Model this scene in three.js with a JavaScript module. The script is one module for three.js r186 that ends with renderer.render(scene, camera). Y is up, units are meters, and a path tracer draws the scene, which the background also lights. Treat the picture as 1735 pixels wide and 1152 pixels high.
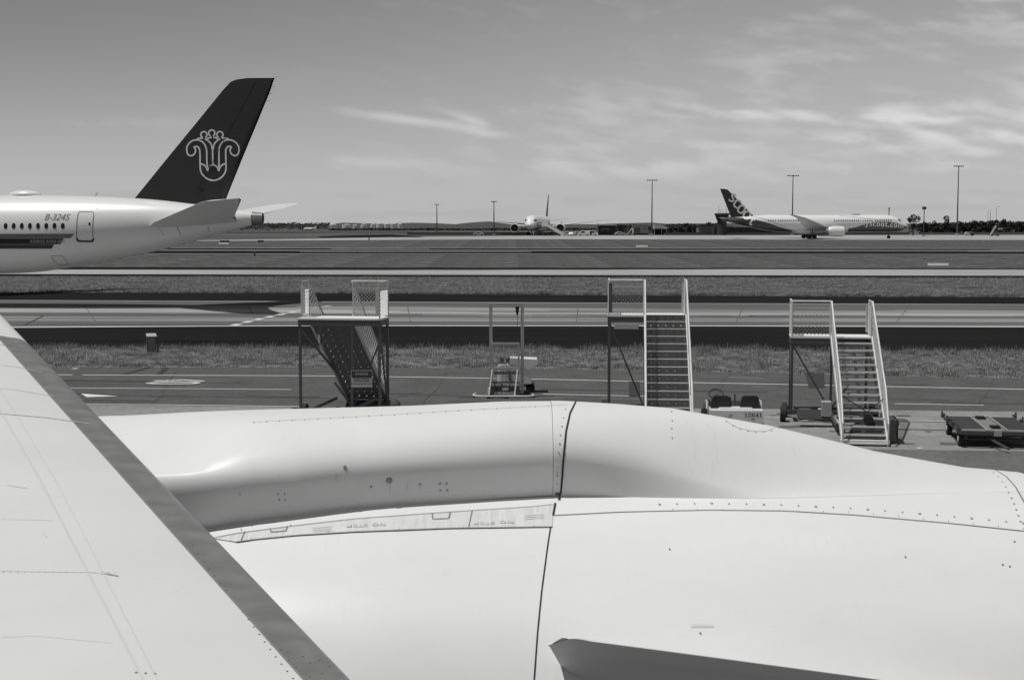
import * as THREE from 'three';
import { mergeGeometries } from 'three/addons/utils/BufferGeometryUtils.js';
import { TessellateModifier } from 'three/addons/modifiers/TessellateModifier.js';
import { FontLoader } from 'three/addons/loaders/FontLoader.js';

// ---------------------------------------------------------------- camera, sky, sun, exposure
const scene = new THREE.Scene();
const FOCAL = 2410, EYE = 5.9, PITCH = Math.atan((576 - 385) / FOCAL);
const camera = new THREE.PerspectiveCamera(THREE.MathUtils.radToDeg(2 * Math.atan(576 / FOCAL)), 1735 / 1152, 0.1, 9000);
camera.position.set(0, EYE, 0);
camera.rotation.x = -PITCH;
const renderer = new THREE.WebGLRenderer({ antialias: true });
renderer.toneMapping = THREE.LinearToneMapping;
renderer.toneMappingExposure = 1.07;
renderer.shadowMap.enabled = true;
const SUN_DIR = new THREE.Vector3(-0.34, 1, 0.06).normalize();
const sun = new THREE.DirectionalLight(new THREE.Color().setRGB(1, 0.995, 0.985), 2.9);
sun.position.copy(SUN_DIR).multiplyScalar(400).add(new THREE.Vector3(0, 0, -150));
sun.target.position.set(0, 0, -150);
sun.castShadow = true;
sun.shadow.mapSize.set(4096, 4096);
Object.assign(sun.shadow.camera, { left: -260, right: 260, top: 260, bottom: -260, near: 1, far: 1200 });
scene.add(sun, sun.target);

// value noise on a wrapping lattice
function hash(i, j, s) { let h = Math.imul(i, 374761393) ^ Math.imul(j, 668265263) ^ Math.imul(s, 1442695041); h = Math.imul(h ^ (h >>> 13), 1274126177); return ((h ^ (h >>> 16)) >>> 0) / 4294967296; }
function vnoise(x, y, px, py, s) {
  const i = Math.floor(x), j = Math.floor(y), fx = x - i, fy = y - j, u = fx * fx * (3 - 2 * fx), v = fy * fy * (3 - 2 * fy);
  const w = (a, p) => ((a % p) + p) % p, a = w(i, px), b = w(i + 1, px), c = w(j, py), d = w(j + 1, py);
  return (hash(a, c, s) * (1 - u) + hash(b, c, s) * u) * (1 - v) + (hash(a, d, s) * (1 - u) + hash(b, d, s) * u) * v;
}
function fbm(x, y, px, py, s, n = 4) { let t = 0, a = 0.5, m = 0; for (let k = 0; k < n; k++) { t += a * vnoise(x, y, px, py, s + k * 17); m += a; x *= 2; y *= 2; px *= 2; py *= 2; a *= 0.5; } return t / m; }
let seed = 7;
const rnd = () => { seed = (Math.imul(seed, 1664525) + 1013904223) >>> 0; return seed / 4294967296; };
const rr = (a, b) => a + (b - a) * rnd();
const clamp = (x, a = 0, b = 1) => Math.min(b, Math.max(a, x));
const smooth = (a, b, x) => { const t = clamp((x - a) / (b - a)); return t * t * (3 - 2 * t); };
function table(rows, x) {                         // piecewise linear lookup
  if (x <= rows[0][0]) return rows[0][1];
  for (let k = 1; k < rows.length; k++) if (x <= rows[k][0]) { const [a, b] = rows[k - 1], [c, d] = rows[k]; return b + (d - b) * (x - a) / (c - a); }
  return rows[rows.length - 1][1];
}

// cirrus streaks: bearing, height, length, thickness (degrees), slope, strength
const STREAKS = [[-4.4, 4.3, 2.6, 0.2, -0.12, 0.75], [-1.6, 4.25, 1.1, 0.16, -0.3, 0.6], [-0.8, 3.7, 1.3, 0.2, -0.24, 0.6], [11, 4.4, 5.0, 0.35, -0.05, 0.6], [17, 3.6, 6, 0.8, -0.04, 0.65], [8.0, 4.6, 1.8, 0.16, -0.06, 0.6], [17, 8.8, 3.5, 0.3, -0.1, 0.75], [19, 7.6, 3, 0.7, -0.1, 0.5], [5.5, 2.4, 5, 0.4, -0.02, 0.5], [8, 3.3, 3, 0.35, -0.06, 0.45], [-6, 2.6, 3, 0.25, -0.03, 0.3], [-15, 4, 3, 0.2, 0.02, 0.2]];
// the sky: clear air that is pale at the horizon, with streaks of cirrus
{
  const W = 4096, H = 2048, data = new Float32Array(W * H * 4);
  const R = Math.PI / 180;
  for (let j = 0; j < H; j++) {
    const el = ((j + 0.5) / H - 0.5) * 180;
    const clear = el < 0 ? 0.36 : table([[0, 0.44], [1.5, 0.45], [3, 0.42], [5, 0.36], [7, 0.30], [9, 0.25], [14, 0.18], [30, 0.125], [60, 0.11], [90, 0.11]], el);
    for (let i = 0; i < W; i++) {
      let az = (i + 0.5) / W * 360 - 180 + 90;   // degrees right of the view axis
      if (az > 180) az -= 360;
      let L = clear;
      if (el > -1) {
        L *= 1 + 0.36 * Math.sin(az * R) * (1 + 1.6 * Math.exp(-Math.abs(az) / 25)) * smooth(0, 8, el) * smooth(80, 30, el);
        if (el < 55) {
          const n = fbm(az / 360 * 220, (az * 0.14 + el) / 360 * 1100 + 1.5 * fbm(az / 360 * 90, el / 360 * 300, 90, 300, 19, 3), 220, 1100, 11, 6), wide = fbm(az / 360 * 30 + 3.2, el / 360 * 110 + 1.7, 30, 110, 31, 3);
          let veil = 0.55 * smooth(0.52, 0.85, n * 0.5 + wide * 0.5 + 0.05 * smooth(0, 16, az)) * smooth(-14, 10, az > 90 ? 90 : az);
          for (const [a0, e0, len, thick, tilt, strength] of STREAKS) {
            const da = az - a0, d = (el - e0 - tilt * da) / (thick * (1 + 0.12 * da / len)), r = Math.exp(-(da * da) / (len * len)) * Math.exp(-d * d);
            if (r > 0.01) veil += strength * r * smooth(0.34, 0.72, n + 0.12 * r);
          }
          L += 0.19 * veil * smooth(0.2, 2.0, el);
          L -= 0.03 * smooth(0.5, 0.75, fbm(az / 360 * 120, el / 360 * 1400, 120, 1400, 77, 4)) * smooth(2.2, 1.2, el) * smooth(-0.2, 0.5, el);
        }
      }
      const o = (j * W + i) * 4;
      data[o] = data[o + 1] = data[o + 2] = L; data[o + 3] = 1;
    }
  }
  const sky = new THREE.DataTexture(data, W, H, THREE.RGBAFormat, THREE.FloatType);
  sky.mapping = THREE.EquirectangularReflectionMapping;
  sky.magFilter = sky.minFilter = THREE.LinearFilter;
  sky.needsUpdate = true;
  scene.background = sky;
  scene.environment = sky;
}

// ---------------------------------------------------------------- measuring the place
// The land is level round the terminal and rises gently to the far apron.
const terrain = (Z) => table([[203, 0], [490, 2.04], [590, 2.47], [700, 2.5]], Z);
function at(px, py, Z) {                           // the point Z metres out on the sight line through a point of the photograph
  const u = (px - 867.5) / FOCAL, v = (py - 576) / FOCAL, s = Math.sin(PITCH), c = Math.cos(PITCH);
  const y = -v * c - s, z = v * s - c, k = Z / -z;
  return new THREE.Vector3(u * k, EYE + y * k, -Z);
}
function hit(px, py, height, near, far, n = 240) { // where that sight line first meets a surface y = height(x, z)
  let a = near, b = far, prev = near;
  const over = (Z) => { const p = at(px, py, Z); return p.y - height(p.x, p.z); };
  let found = false;
  for (let k = 1; k <= n; k++) { const Z = near * Math.pow(far / near, k / n); if (over(Z) <= 0) { a = prev; b = Z; found = true; break; } prev = Z; }
  if (!found) return at(px, py, far);
  for (let k = 0; k < 40; k++) { const m = (a + b) / 2; if (over(m) > 0) a = m; else b = m; }
  return at(px, py, (a + b) / 2);
}
const ground = (px, py) => hit(px, py, (x, z) => terrain(-z), 8, 6000, 300);

// ---------------------------------------------------------------- materials
function tex(size, fn, w = size) {
  const d = new Uint8Array(w * size * 4);
  for (let j = 0; j < size; j++) for (let i = 0; i < w; i++) {
    const g = clamp(fn(i / w, j / size)), v = Math.round(255 * (g <= 0.0031308 ? 12.92 * g : 1.055 * Math.pow(g, 1 / 2.4) - 0.055)), o = (j * w + i) * 4;
    d[o] = d[o + 1] = d[o + 2] = v; d[o + 3] = 255;
  }
  const t = new THREE.DataTexture(d, w, size);
  t.wrapS = t.wrapT = THREE.RepeatWrapping; t.magFilter = THREE.LinearFilter; t.minFilter = THREE.LinearMipmapLinearFilter; t.generateMipmaps = true;
  t.colorSpace = THREE.SRGBColorSpace; t.needsUpdate = true;
  return t;
}
const rep = (t, w, h = w) => { const c = t.clone(); c.repeat.set(1 / w, 1 / h); c.needsUpdate = true; return c; };
const gray = (v) => new THREE.Color().setRGB(v, v, v);
const std = (v, roughness = 0.7, metalness = 0, extra = {}) => new THREE.MeshStandardMaterial({ color: gray(v), roughness, metalness, side: THREE.DoubleSide, ...extra });
const matte = (v, map = null) => new THREE.MeshPhysicalMaterial({ color: gray(v), roughness: 1, specularIntensity: 0.06, map, side: THREE.DoubleSide });
const T = {
  grain: tex(512, (u, v) => 0.55 + 0.5 * fbm(u * 64, v * 64, 64, 64, 3, 3) * 0.6 + 0.28 * (hash(Math.floor(u * 512), Math.floor(v * 512), 9) - 0.5) + 0.22 * (fbm(u * 6, v * 6, 6, 6, 21, 4) - 0.5)),
  streak: tex(512, (u, v) => 0.74 + 0.7 * (fbm(u * 3, v * 40, 3, 40, 41, 4) - 0.5) + 0.4 * (fbm(u * 6, v * 8, 6, 8, 43, 3) - 0.5) + 0.1 * (hash(Math.floor(u * 512), Math.floor(v * 512), 2) - 0.5)),
  grass: tex(1024, (u, v) => clamp(0.56 + 0.95 * (fbm(u * 128, v * 128, 128, 128, 51, 3) - 0.5) + 1.3 * (fbm(u * 9, v * 16, 9, 16, 57, 4) - 0.5) + 0.3 * (hash(Math.floor(u * 1024), Math.floor(v * 1024), 5) - 0.5), 0.12, 1)),
  paint: tex(1024, (u, v) => 0.95 + 0.09 * (fbm(u * 5, v * 5, 5, 5, 61, 5) - 0.5) - 0.03 * smooth(0.62, 0.85, fbm(u * 110, v * 5, 110, 5, 63, 3)) * smooth(0.5, 0.7, fbm(u * 7, v * 4, 7, 4, 65, 3)) - 0.05 * smooth(0.80, 0.86, fbm(u * 90, v * 90, 90, 90, 67, 2)) * smooth(0.5, 0.75, fbm(u * 6, v * 6, 6, 6, 69, 3))),
  ripple: tex(256, (u, v) => 0.5 + 0.9 * (fbm(u * 4, v * 4, 4, 4, 83, 3) - 0.5)),
  dirty: tex(512, (u, v) => 0.9 + 0.3 * (fbm(u * 90, v * 3, 90, 3, 71, 3) - 0.6) * smooth(0.35, 0.65, fbm(u * 9, v * 2, 9, 2, 73, 3)) + 0.08 * (fbm(u * 12, v * 12, 12, 12, 75, 3) - 0.5)),
  steel: tex(256, (u, v) => 0.82 + 0.4 * (fbm(u * 10, v * 10, 10, 10, 81, 4) - 0.5)),
};
const M = {
  grass: matte(0.165, rep(T.grass, 14)),
  grassFar: matte(0.15, rep(T.grass, 60, 90)),
  blade: matte(0.21), blade2: matte(0.08), blade3: matte(0.42),
  apron: matte(0.36, rep(T.grain, 9)),
  asphalt: matte(0.145, rep(T.grain, 7)),
  asphaltLight: matte(0.2, rep(T.grain, 8)),
  bitumen: matte(0.018, rep(T.streak, 50, 16)),
  concrete: matte(0.3, rep(T.streak, 80, 14)),
  concretePale: matte(0.44, rep(T.streak, 90, 12)),
  concreteDark: matte(0.15, rep(T.streak, 70, 10)),
  tyre: matte(0.11, rep(T.grain, 5)), tyreApron: matte(0.2, rep(T.grain, 5)), patch: matte(0.08, rep(T.grain, 6)),
  line: std(0.74, 0.8, 0, { map: rep(T.dirty, 4) }),
  white: new THREE.MeshPhysicalMaterial({ color: gray(0.80), roughness: 0.35, clearcoat: 0.5, clearcoatRoughness: 0.12, map: rep(T.paint, 4), side: THREE.DoubleSide }),
  nacelle: new THREE.MeshPhysicalMaterial({ color: gray(0.78), roughness: 0.55, specularIntensity: 0.55, clearcoat: 0.22, clearcoatRoughness: 0.22, map: rep(T.paint, 2.5, 1.1), bumpMap: rep(T.ripple, 1.7, 1.3), bumpScale: 0.0012, side: THREE.DoubleSide }),
  wing: new THREE.MeshPhysicalMaterial({ color: gray(0.70), roughness: 0.5, clearcoat: 0.12, clearcoatRoughness: 0.2, map: rep(T.paint, 3, 2), bumpMap: rep(T.ripple, 1.4, 2), bumpScale: 0.0012, side: THREE.DoubleSide }),
  slat: std(0.29, 0.42, 0.3, { map: rep(T.steel, 0.9) }),
  strip: std(0.72, 0.55, 0, { map: rep(T.dirty, 1.2, 0.4) }),
  seal: std(0.02, 0.8), seam: std(0.20, 0.8), seamPale: std(0.56, 0.7), rivet: std(0.42, 0.5, 0.1), stain: std(0.2, 0.9),
  print: std(0.14, 0.7), printWhite: std(0.75, 0.6),
  finDark: std(0.028, 0.32), darkPaint: std(0.035, 0.4), greyPaint: std(0.16, 0.45), stab: std(0.66, 0.45), bareMetal: std(0.34, 0.35, 0.8),
  black: std(0.012, 0.6), glass: std(0.015, 0.08), rubber: std(0.022, 0.85), emblem: std(0.85, 0.35),
  galv: std(0.55, 0.5, 0.2, { map: rep(T.steel, 1.2) }), galvDark: std(0.12, 0.55, 0.3, { map: rep(T.steel, 1.2) }),
  steelPaint: std(0.84, 0.5, 0.0, { map: rep(T.steel, 1.5) }), wire: std(0.50, 0.45, 0.4), tread: std(0.20, 0.6, 0.3, { map: rep(T.steel, 0.7) }), nosing: std(0.78, 0.5),
  deck: std(0.05, 0.6, 0.2, { map: rep(T.steel, 0.6) }), board: std(0.05, 0.6),
  leaf: std(0.045, 0.9), leaf2: std(0.03, 0.9), trunk: std(0.08, 0.9), hill: std(0.06, 1), hill2: std(0.055, 1),
  roof: std(0.62, 0.6), wallPale: std(0.5, 0.8), wallGrey: std(0.19, 0.8), wallDark: std(0.05, 0.8), carWhite: std(0.78, 0.3), tank: std(0.62, 0.6),
};

// ---------------------------------------------------------------- building blocks
const V = (x, y, z) => new THREE.Vector3(x, y, z);
const flat = (g) => { const n = g.index ? g.toNonIndexed() : g; for (const k of Object.keys(n.attributes)) if (!['position', 'normal', 'uv'].includes(k)) n.deleteAttribute(k); if (!n.attributes.uv) n.setAttribute('uv', new THREE.BufferAttribute(new Float32Array(n.attributes.position.count * 2), 2)); return n; };
const join = (list) => { const l = list.flat().map(flat); return l.length === 1 ? l[0] : mergeGeometries(l); };
const taken = {};
function numbered(name) { const n = taken[name] ?? 0; taken[name] = n + 1; return n ? name + '_' + String(n).padStart(3, '0') : name; }
function part(name, geos, material, parent) {
  const m = new THREE.Mesh(join(Array.isArray(geos) ? geos : [geos]), material);
  m.name = name; m.castShadow = m.receiveShadow = true; parent.add(m); return m;
}
function thing(name, label, category, p = [0, 0, 0], turn = 0, group) {
  const o = new THREE.Group(); o.name = numbered(name); o.position.set(...p); o.rotation.y = turn;
  o.userData = { label, category }; if (group) o.userData.group = group; scene.add(o); return o;
}
function solo(name, geos, material, label, category, group) {
  const m = part(numbered(name), geos, material, scene); m.userData = { label, category }; if (group) m.userData.group = group; return m;
}
function structure(name, geos, material) { const m = part(numbered(name), geos, material, scene); m.userData.kind = 'structure'; return m; }
function box(x, y, z, w, h, d, ry = 0, rx = 0, rz = 0) { const g = new THREE.BoxGeometry(w, h, d); g.rotateZ(rz); g.rotateX(rx); g.rotateY(ry); g.translate(x, y, z); return g; }
function bar(a, b, w, h = w) {                     // a square bar from a to b
  const g = new THREE.BoxGeometry(w, h, a.distanceTo(b)), m = new THREE.Matrix4();
  const up = Math.abs(b.clone().sub(a).normalize().y) > 0.95 ? V(1, 0, 0) : V(0, 1, 0);
  m.lookAt(a, b, up); m.setPosition(a.clone().add(b).multiplyScalar(0.5)); return g.applyMatrix4(m);
}
function tube(pts, r, seg = 7, closed = false, bend = 0) {
  const path = new THREE.CurvePath();
  if (bend) { return new THREE.TubeGeometry(new THREE.CatmullRomCurve3(pts, closed, 'catmullrom', bend), pts.length * 6, r, seg, closed); }
  const list = []; for (let k = 0; k + 1 < pts.length; k++) list.push(rod(pts[k], pts[k + 1], r, r, seg)); return join(list);
}
function rod(a, b, r0, r1 = r0, seg = 8) {
  const d = b.clone().sub(a), g = new THREE.CylinderGeometry(r1, r0, d.length(), seg);
  g.applyQuaternion(new THREE.Quaternion().setFromUnitVectors(V(0, 1, 0), d.clone().normalize()));
  g.translate((a.x + b.x) / 2, (a.y + b.y) / 2, (a.z + b.z) / 2); return g;
}
function wheel(x, y, z, r, w, axis = 'z') { const g = new THREE.CylinderGeometry(r, r, w, 20); if (axis === 'z') g.rotateX(Math.PI / 2); else g.rotateZ(Math.PI / 2); g.translate(x, y, z); return g; }
function grid(nu, nv, fn, uvScale) {               // a surface patch from fn(u, v) -> Vector3
  const pos = [], uv = [], idx = [];
  for (let j = 0; j <= nv; j++) for (let i = 0; i <= nu; i++) { const p = fn(i / nu, j / nv); pos.push(p.x, p.y, p.z); uv.push(...(uvScale ? uvScale(p, i / nu, j / nv) : [i / nu, j / nv])); }
  for (let j = 0; j < nv; j++) for (let i = 0; i < nu; i++) { const a = j * (nu + 1) + i, b = a + 1, c = a + nu + 1, d = c + 1; idx.push(a, b, d, a, d, c); }
  const g = new THREE.BufferGeometry();
  g.setAttribute('position', new THREE.Float32BufferAttribute(pos, 3)); g.setAttribute('uv', new THREE.Float32BufferAttribute(uv, 2)); g.setIndex(idx); g.computeVertexNormals(); return g;
}
function ribbon(pts, normals, width) {             // a thin strip that follows a surface
  const left = [], right = [];
  pts.forEach((p, k) => {
    const t = pts[Math.min(k + 1, pts.length - 1)].clone().sub(pts[Math.max(k - 1, 0)]).normalize(), s = t.cross(normals[k]).normalize().multiplyScalar(width / 2);
    left.push(p.clone().add(s)); right.push(p.clone().sub(s));
  });
  return grid(pts.length - 1, 1, (u, v) => (v ? right : left)[Math.round(u * (pts.length - 1))]);
}
const polyline = (rows, n) => { const out = []; const L = [0]; for (let k = 1; k < rows.length; k++) L.push(L[k - 1] + Math.hypot(rows[k][0] - rows[k - 1][0], rows[k][1] - rows[k - 1][1])); for (let i = 0; i <= n; i++) { const s = L[L.length - 1] * i / n; let k = 1; while (k < rows.length - 1 && L[k] < s) k++; const t = (s - L[k - 1]) / (L[k] - L[k - 1] || 1); out.push([rows[k - 1][0] + (rows[k][0] - rows[k - 1][0]) * t, rows[k - 1][1] + (rows[k][1] - rows[k - 1][1]) * t]); } return out; };
const fonts = { bold: await new FontLoader().loadAsync('fonts/droid/droid_sans_bold.typeface.json'), regular: await new FontLoader().loadAsync('fonts/droid/droid_sans_regular.typeface.json'), serif: await new FontLoader().loadAsync('fonts/droid/droid_serif_bold.typeface.json') };
function lettering(text, size, map, { font = 'bold', shear = 0, align = 0.5, spread = 1, fine = 0 } = {}) { // flat letters, each vertex carried onto a surface by map(x, y) -> Vector3
  let g = new THREE.ShapeGeometry(fonts[font].generateShapes(text, size), 4).toNonIndexed(); if (fine) g = new TessellateModifier(fine, 6).modify(g);
  const p = g.attributes.position;
  g.computeBoundingBox(); const w = g.boundingBox.max.x;
  for (let i = 0; i < p.count; i++) { const y = p.getY(i), q = map((p.getX(i) - w * align) * spread + y * shear, y); p.setXYZ(i, q.x, q.y, q.z); }
  g.computeVertexNormals(); return g;
}
// ---------------------------------------------------------------- the ground
{
  const zs = [60, 0, -60, -130, -203, -260, -340, -420, -490, -590, -700, -1000, -1600, -2600, -4200, -7000];
  const xs = [-6000, -2500, -900, -400, -200, -100, 0, 100, 200, 400, 900, 2500, 6000];
  const base = grid(xs.length - 1, zs.length - 1, (u, v) => { const x = xs[Math.round(u * (xs.length - 1))], z = zs[Math.round(v * (zs.length - 1))]; return V(x, terrain(-z) - 0.02, z); }, (p) => [p.x, p.z]);
  structure('grass_field', base, M.grass);
}
// strips of paving and turf, each given by where its far and near edges run
function strip(name, far, near, material, lift, rows = 4, cols = 26) {
  const L = -1500, Rr = 3300;
  const edge = (rowsXY, px) => { const k = rowsXY.length; if (px <= rowsXY[0][0]) { const s = k > 1 ? (rowsXY[1][1] - rowsXY[0][1]) / (rowsXY[1][0] - rowsXY[0][0]) : 0; return rowsXY[0][1] + s * 0.5 * (px - rowsXY[0][0]); } if (px >= rowsXY[k - 1][0]) { const s = k > 1 ? (rowsXY[k - 1][1] - rowsXY[k - 2][1]) / (rowsXY[k - 1][0] - rowsXY[k - 2][0]) : 0; return rowsXY[k - 1][1] + s * 0.5 * (px - rowsXY[k - 1][0]); } return table(rowsXY, px); };
  const g = grid(cols, rows, (u, v) => {
    const px = L + (Rr - L) * u, a = ground(px, edge(far, px)), b = near ? ground(px, edge(near, px)) : V(a.x * 0.05 + (u - 0.5) * 160, 0, 40);
    const p = a.lerp(b, v); p.y = terrain(-p.z) + lift; return p;
  }, (p) => [p.x, p.z]);
  return structure(name, g, material);
}
const E = {                                        // edges, from far to near
  farApronTop: [[640, 403.2], [760, 400], [1000, 399.2], [1735, 398]], farApronLow: [[440, 408.2], [900, 405.6], [1735, 407]],
  rwTop: [[0, 420], [1735, 421.6]], rwLow: [[0, 430.8], [1735, 432]],
  twShTop: [[0, 452.6], [1735, 455]], twTop: [[0, 454.6], [1735, 457.2]], twLow: [[0, 464.6], [1735, 467.6]], twShLow: [[0, 467.5], [1735, 470.5]],
  bitTop: [[0, 495.6], [570, 497], [1180, 501.5], [1735, 504]], conTop: [[0, 509], [570, 511.5], [1180, 514.5], [1735, 516]],
  conLow: [[30, 556], [270, 554], [520, 552.8], [1180, 553], [1735, 555]], grassTop: [[0, 590], [500, 590.5], [900, 591], [1200, 593], [1735, 597]],
  grassLow: [[0, 622], [500, 623], [900, 625], [1200, 630], [1560, 639], [1735, 641]], roadLow: [[0, 684.5], [520, 690], [1180, 692], [1540, 695.5], [1735, 698]],
  apronLow: [[1300, 760], [1540, 762.5], [1735, 765.5]],
};
strip('far_apron', E.farApronTop, E.farApronLow, M.concretePale, 0.05, 3);
strip('runway', E.rwTop, E.rwLow, M.bitumen, 0.05, 3);
strip('runway_centre', [[0, 423], [1735, 424.4]], [[0, 425.4], [1735, 426.6]], M.asphaltLight, 0.08, 2);
strip('runway_edge_line', [[0, 420.0], [1735, 421.5]], [[0, 420.45], [1735, 422]], M.concretePale, 0.09, 1);
strip('runway_edge_line', [[0, 430.3], [1735, 431.5]], [[0, 431], [1735, 432.2]], M.concretePale, 0.09, 1);
strip('taxiway_shoulder', E.twShTop, E.twShLow, M.bitumen, 0.02, 2);
strip('taxiway', E.twTop, E.twLow, M.concretePale, 0.032, 2);
strip('taxiway_verge', E.bitTop, E.grassTop, M.bitumen, 0.01, 3);
strip('taxiway_slab', E.conTop, E.conLow, M.concrete, 0.018, 3);
strip('taxiway_wear_band', [[0, 510], [1180, 515.5]], [[0, 516.8], [600, 519], [1180, 524.5], [1735, 526]], M.concreteDark, 0.024, 1);
strip('taxiway_wear_band', [[0, 530], [520, 531.5], [1735, 536.5]], [[0, 536.2], [520, 538], [1735, 540]], M.concreteDark, 0.024, 1);
strip('taxiway_wear_band', [[0, 544], [520, 545], [1735, 546.5]], [[0, 553], [520, 551], [1735, 551.5]], M.concreteDark, 0.024, 1);
strip('taxiway_pale_band', [[0, 523.5], [520, 524.5], [820, 530.4], [1735, 532]], [[0, 529.4], [520, 531], [820, 536.8], [1735, 536]], M.concretePale, 0.024, 1);
strip('taxiway_edge_line', [[30, 555.3], [270, 553.3], [520, 552.2], [1180, 552.4], [1735, 554.4]], [[30, 556.2], [270, 554.2], [520, 553.1], [1180, 553.3], [1735, 555.3]], M.line, 0.03, 1);
strip('taxiway_edge_line', [[0, 508.9], [570, 511.4], [1180, 514.4], [1735, 516]], [[0, 509.5], [570, 512], [1180, 515], [1735, 516.6]], M.concretePale, 0.03, 1);
strip('service_road', E.grassLow, E.roadLow, M.asphalt, 0.012, 2);
strip('apron', E.roadLow, null, M.apron, 0.008, 6);
strip('stand_strip', E.apronLow, null, M.asphaltLight, 0.014, 6);

function marking(name, rows, widthM, material = M.line, lift = 0.024) {
  const pts = polyline(rows, Math.max(2, rows.length * 6)).map(([x, y]) => { const p = ground(x, y); p.y += lift; return p; });
  return structure(name, ribbon(pts, pts.map(() => V(0, 1, 0)), widthM), material);
}
const area = (name, quad, material, lift) => { const q = quad.map(([x, y]) => ground(x, y)); return structure(name, grid(8, 3, (u, v) => { const p = q[0].clone().lerp(q[1], u).lerp(q[3].clone().lerp(q[2], u), v); p.y = terrain(-p.z) + lift; return p; }, (p) => [p.x, p.z]), material); };
marking('road_line', [[-500, 636.5], [122, 636]], 0.16);
marking('road_line', [[139, 636.2], [520, 637.6], [700, 639.8], [880, 642.6], [1180, 649.4], [1365, 652.8], [1520, 656.4], [1735, 660.6], [2600, 678]], 0.16);
marking('road_line', [[-300, 658.6], [128, 658.6], [310, 659.5], [493, 661]], 0.12);
marking('road_line', [[920, 668.6], [1064, 671.8], [1092, 672.3]], 0.12);
marking('road_line', [[1517, 685], [1668, 687.6]], 0.12);
marking('road_line', [[-300, 684], [155, 686], [340, 687.5], [520, 690.2]], 0.11);
marking('road_line', [[1230, 707], [1295, 708.8], [1518, 713.6], [1735, 717.6], [2600, 733]], 0.10);
marking('road_line', [[1556, 760.8], [1562, 760.9]], 0.2);
marking('road_line', [[122, 625.4], [131, 625.5]], 0.3);
// painted symbols: a pram-like cart in a long oval, and an arrow head
{
  const p = [[248, 650], [268, 648.6], [300, 648], [330, 648.8], [335, 649.8], [325, 651], [292, 651.4], [262, 651.2], [248, 650]];
  marking('road_symbol', p, 0.22); marking('road_symbol', [[260, 645.8], [285, 646.2], [292, 644.4], [310, 644.6], [345, 646.8]], 0.24);
  marking('road_symbol', [[285, 645.8], [296, 645], [302, 646]], 0.5);
  const a = ground(136, 668), b = ground(146, 674), c = ground(200, 672.4);
  const g = new THREE.BufferGeometry().setFromPoints([a, b, c].map((q) => q.setY(0.026))); g.computeVertexNormals(); structure('road_arrow', g, M.line);
}
area('road_patch', [[1364, 632], [1397, 632.5], [1398, 658], [1371, 658]], M.patch, 0.03);
area('road_patch', [[1066, 647], [1084, 647.5], [1085, 673], [1066, 672.5]], M.patch, 0.03);
area('road_stain', [[1232, 638], [1290, 640], [1300, 643.5], [1236, 641.5]], M.asphaltLight, 0.016);
marking('joint_line', [[40, 552], [72, 536]], 0.12, M.patch, 0.034);
marking('joint_line', [[255, 622.5], [205, 636]], 0.25, M.patch, 0.02); marking('joint_line', [[282, 623], [268, 636]], 0.25, M.patch, 0.02);
// dashed holding line across the slab
{ const a = [394, 552.4], b = [566, 517.5]; for (let k = 0; k < 9; k++) { const t = k / 9, s = t + 0.062, y = (q) => a[1] + (b[1] - a[1]) * (1.28 * q - 0.28 * q * q), p = (q) => [a[0] + (b[0] - a[0]) * q, y(q)]; marking('taxiway_dash', [p(t), p(s)], 0.5, M.line, 0.034); } }
for (const [x0, x1, y] of [[560, 727, 422.4], [508, 690, 427.4], [1205, 1430, 425.8], [1640, 1735, 426.4], [1680, 1900, 424], [640, 900, 427.6]]) marking('runway_marking', [[x0, y], [x1, y + 0.25]], 1.6, M.line, 0.1);
area('far_taxiway', [[450, 406.5], [800, 402.2], [800, 405.2], [450, 408.2]], M.concretePale, 0.07);
area('far_taxiway_verge', [[536, 401], [660, 397.4], [720, 402.2], [545, 402.4]], M.bitumen, 0.06);
area('far_paving', [[-200, 395.6], [440, 395.4], [640, 393.6], [540, 402.5]], M.asphalt, 0.04);
area('far_road', [[-200, 394], [700, 393.2], [700, 394], [-200, 394.8]], M.bitumen, 0.05);

// turf: tufts on the two strips nearest the camera
function turf(name, far, near, x0, x1, count, h0, h1, material) {
  const pos = [], nor = [];
  const tuft = []; const blades = 7;
  for (let k = 0; k < blades; k++) { const a = k * 2.4, r = 0.05 + 0.012 * k, lean = 0.16 + 0.1 * (k % 3), w = 0.014; const c = Math.cos(a), s = Math.sin(a), hgt = 0.7 + 0.3 * ((k * 7) % 5) / 4; const g = new THREE.BufferGeometry(); g.setAttribute('position', new THREE.Float32BufferAttribute([c * r - s * w, 0, s * r + c * w, c * r + s * w, 0, s * r - c * w, c * (r + lean), hgt, s * (r + lean)], 3)); g.computeVertexNormals(); tuft.push(g); }
  const m = new THREE.InstancedMesh(join(tuft), material, count), q = new THREE.Matrix4();
  for (let i = 0; i < count; i++) {
    const px = rr(x0, x1), t = rnd(), clump = fbm(px / 40, t * 3, 512, 64, 91, 3);
    const p = ground(px, table(far, px)).lerp(ground(px, table(near, px)), t);
    p.y = terrain(-p.z) - 0.01;
    let h = (h0 + (h1 - h0) * rnd()) * (0.25 + 1.5 * clump); if (clump < 0.44 && rnd() < 0.8) h *= 0.25;
    q.makeRotationY(rnd() * 6.28).scale(V(1, h, 1).multiply(V(0.5 + h, 1, 0.5 + h))).setPosition(p); m.setMatrixAt(i, q);
  }
  m.name = numbered(name); m.castShadow = m.receiveShadow = true; m.userData.kind = 'stuff'; m.userData.label = 'rough mown grass along the paving edge'; m.userData.category = 'grass'; scene.add(m);
}
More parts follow.
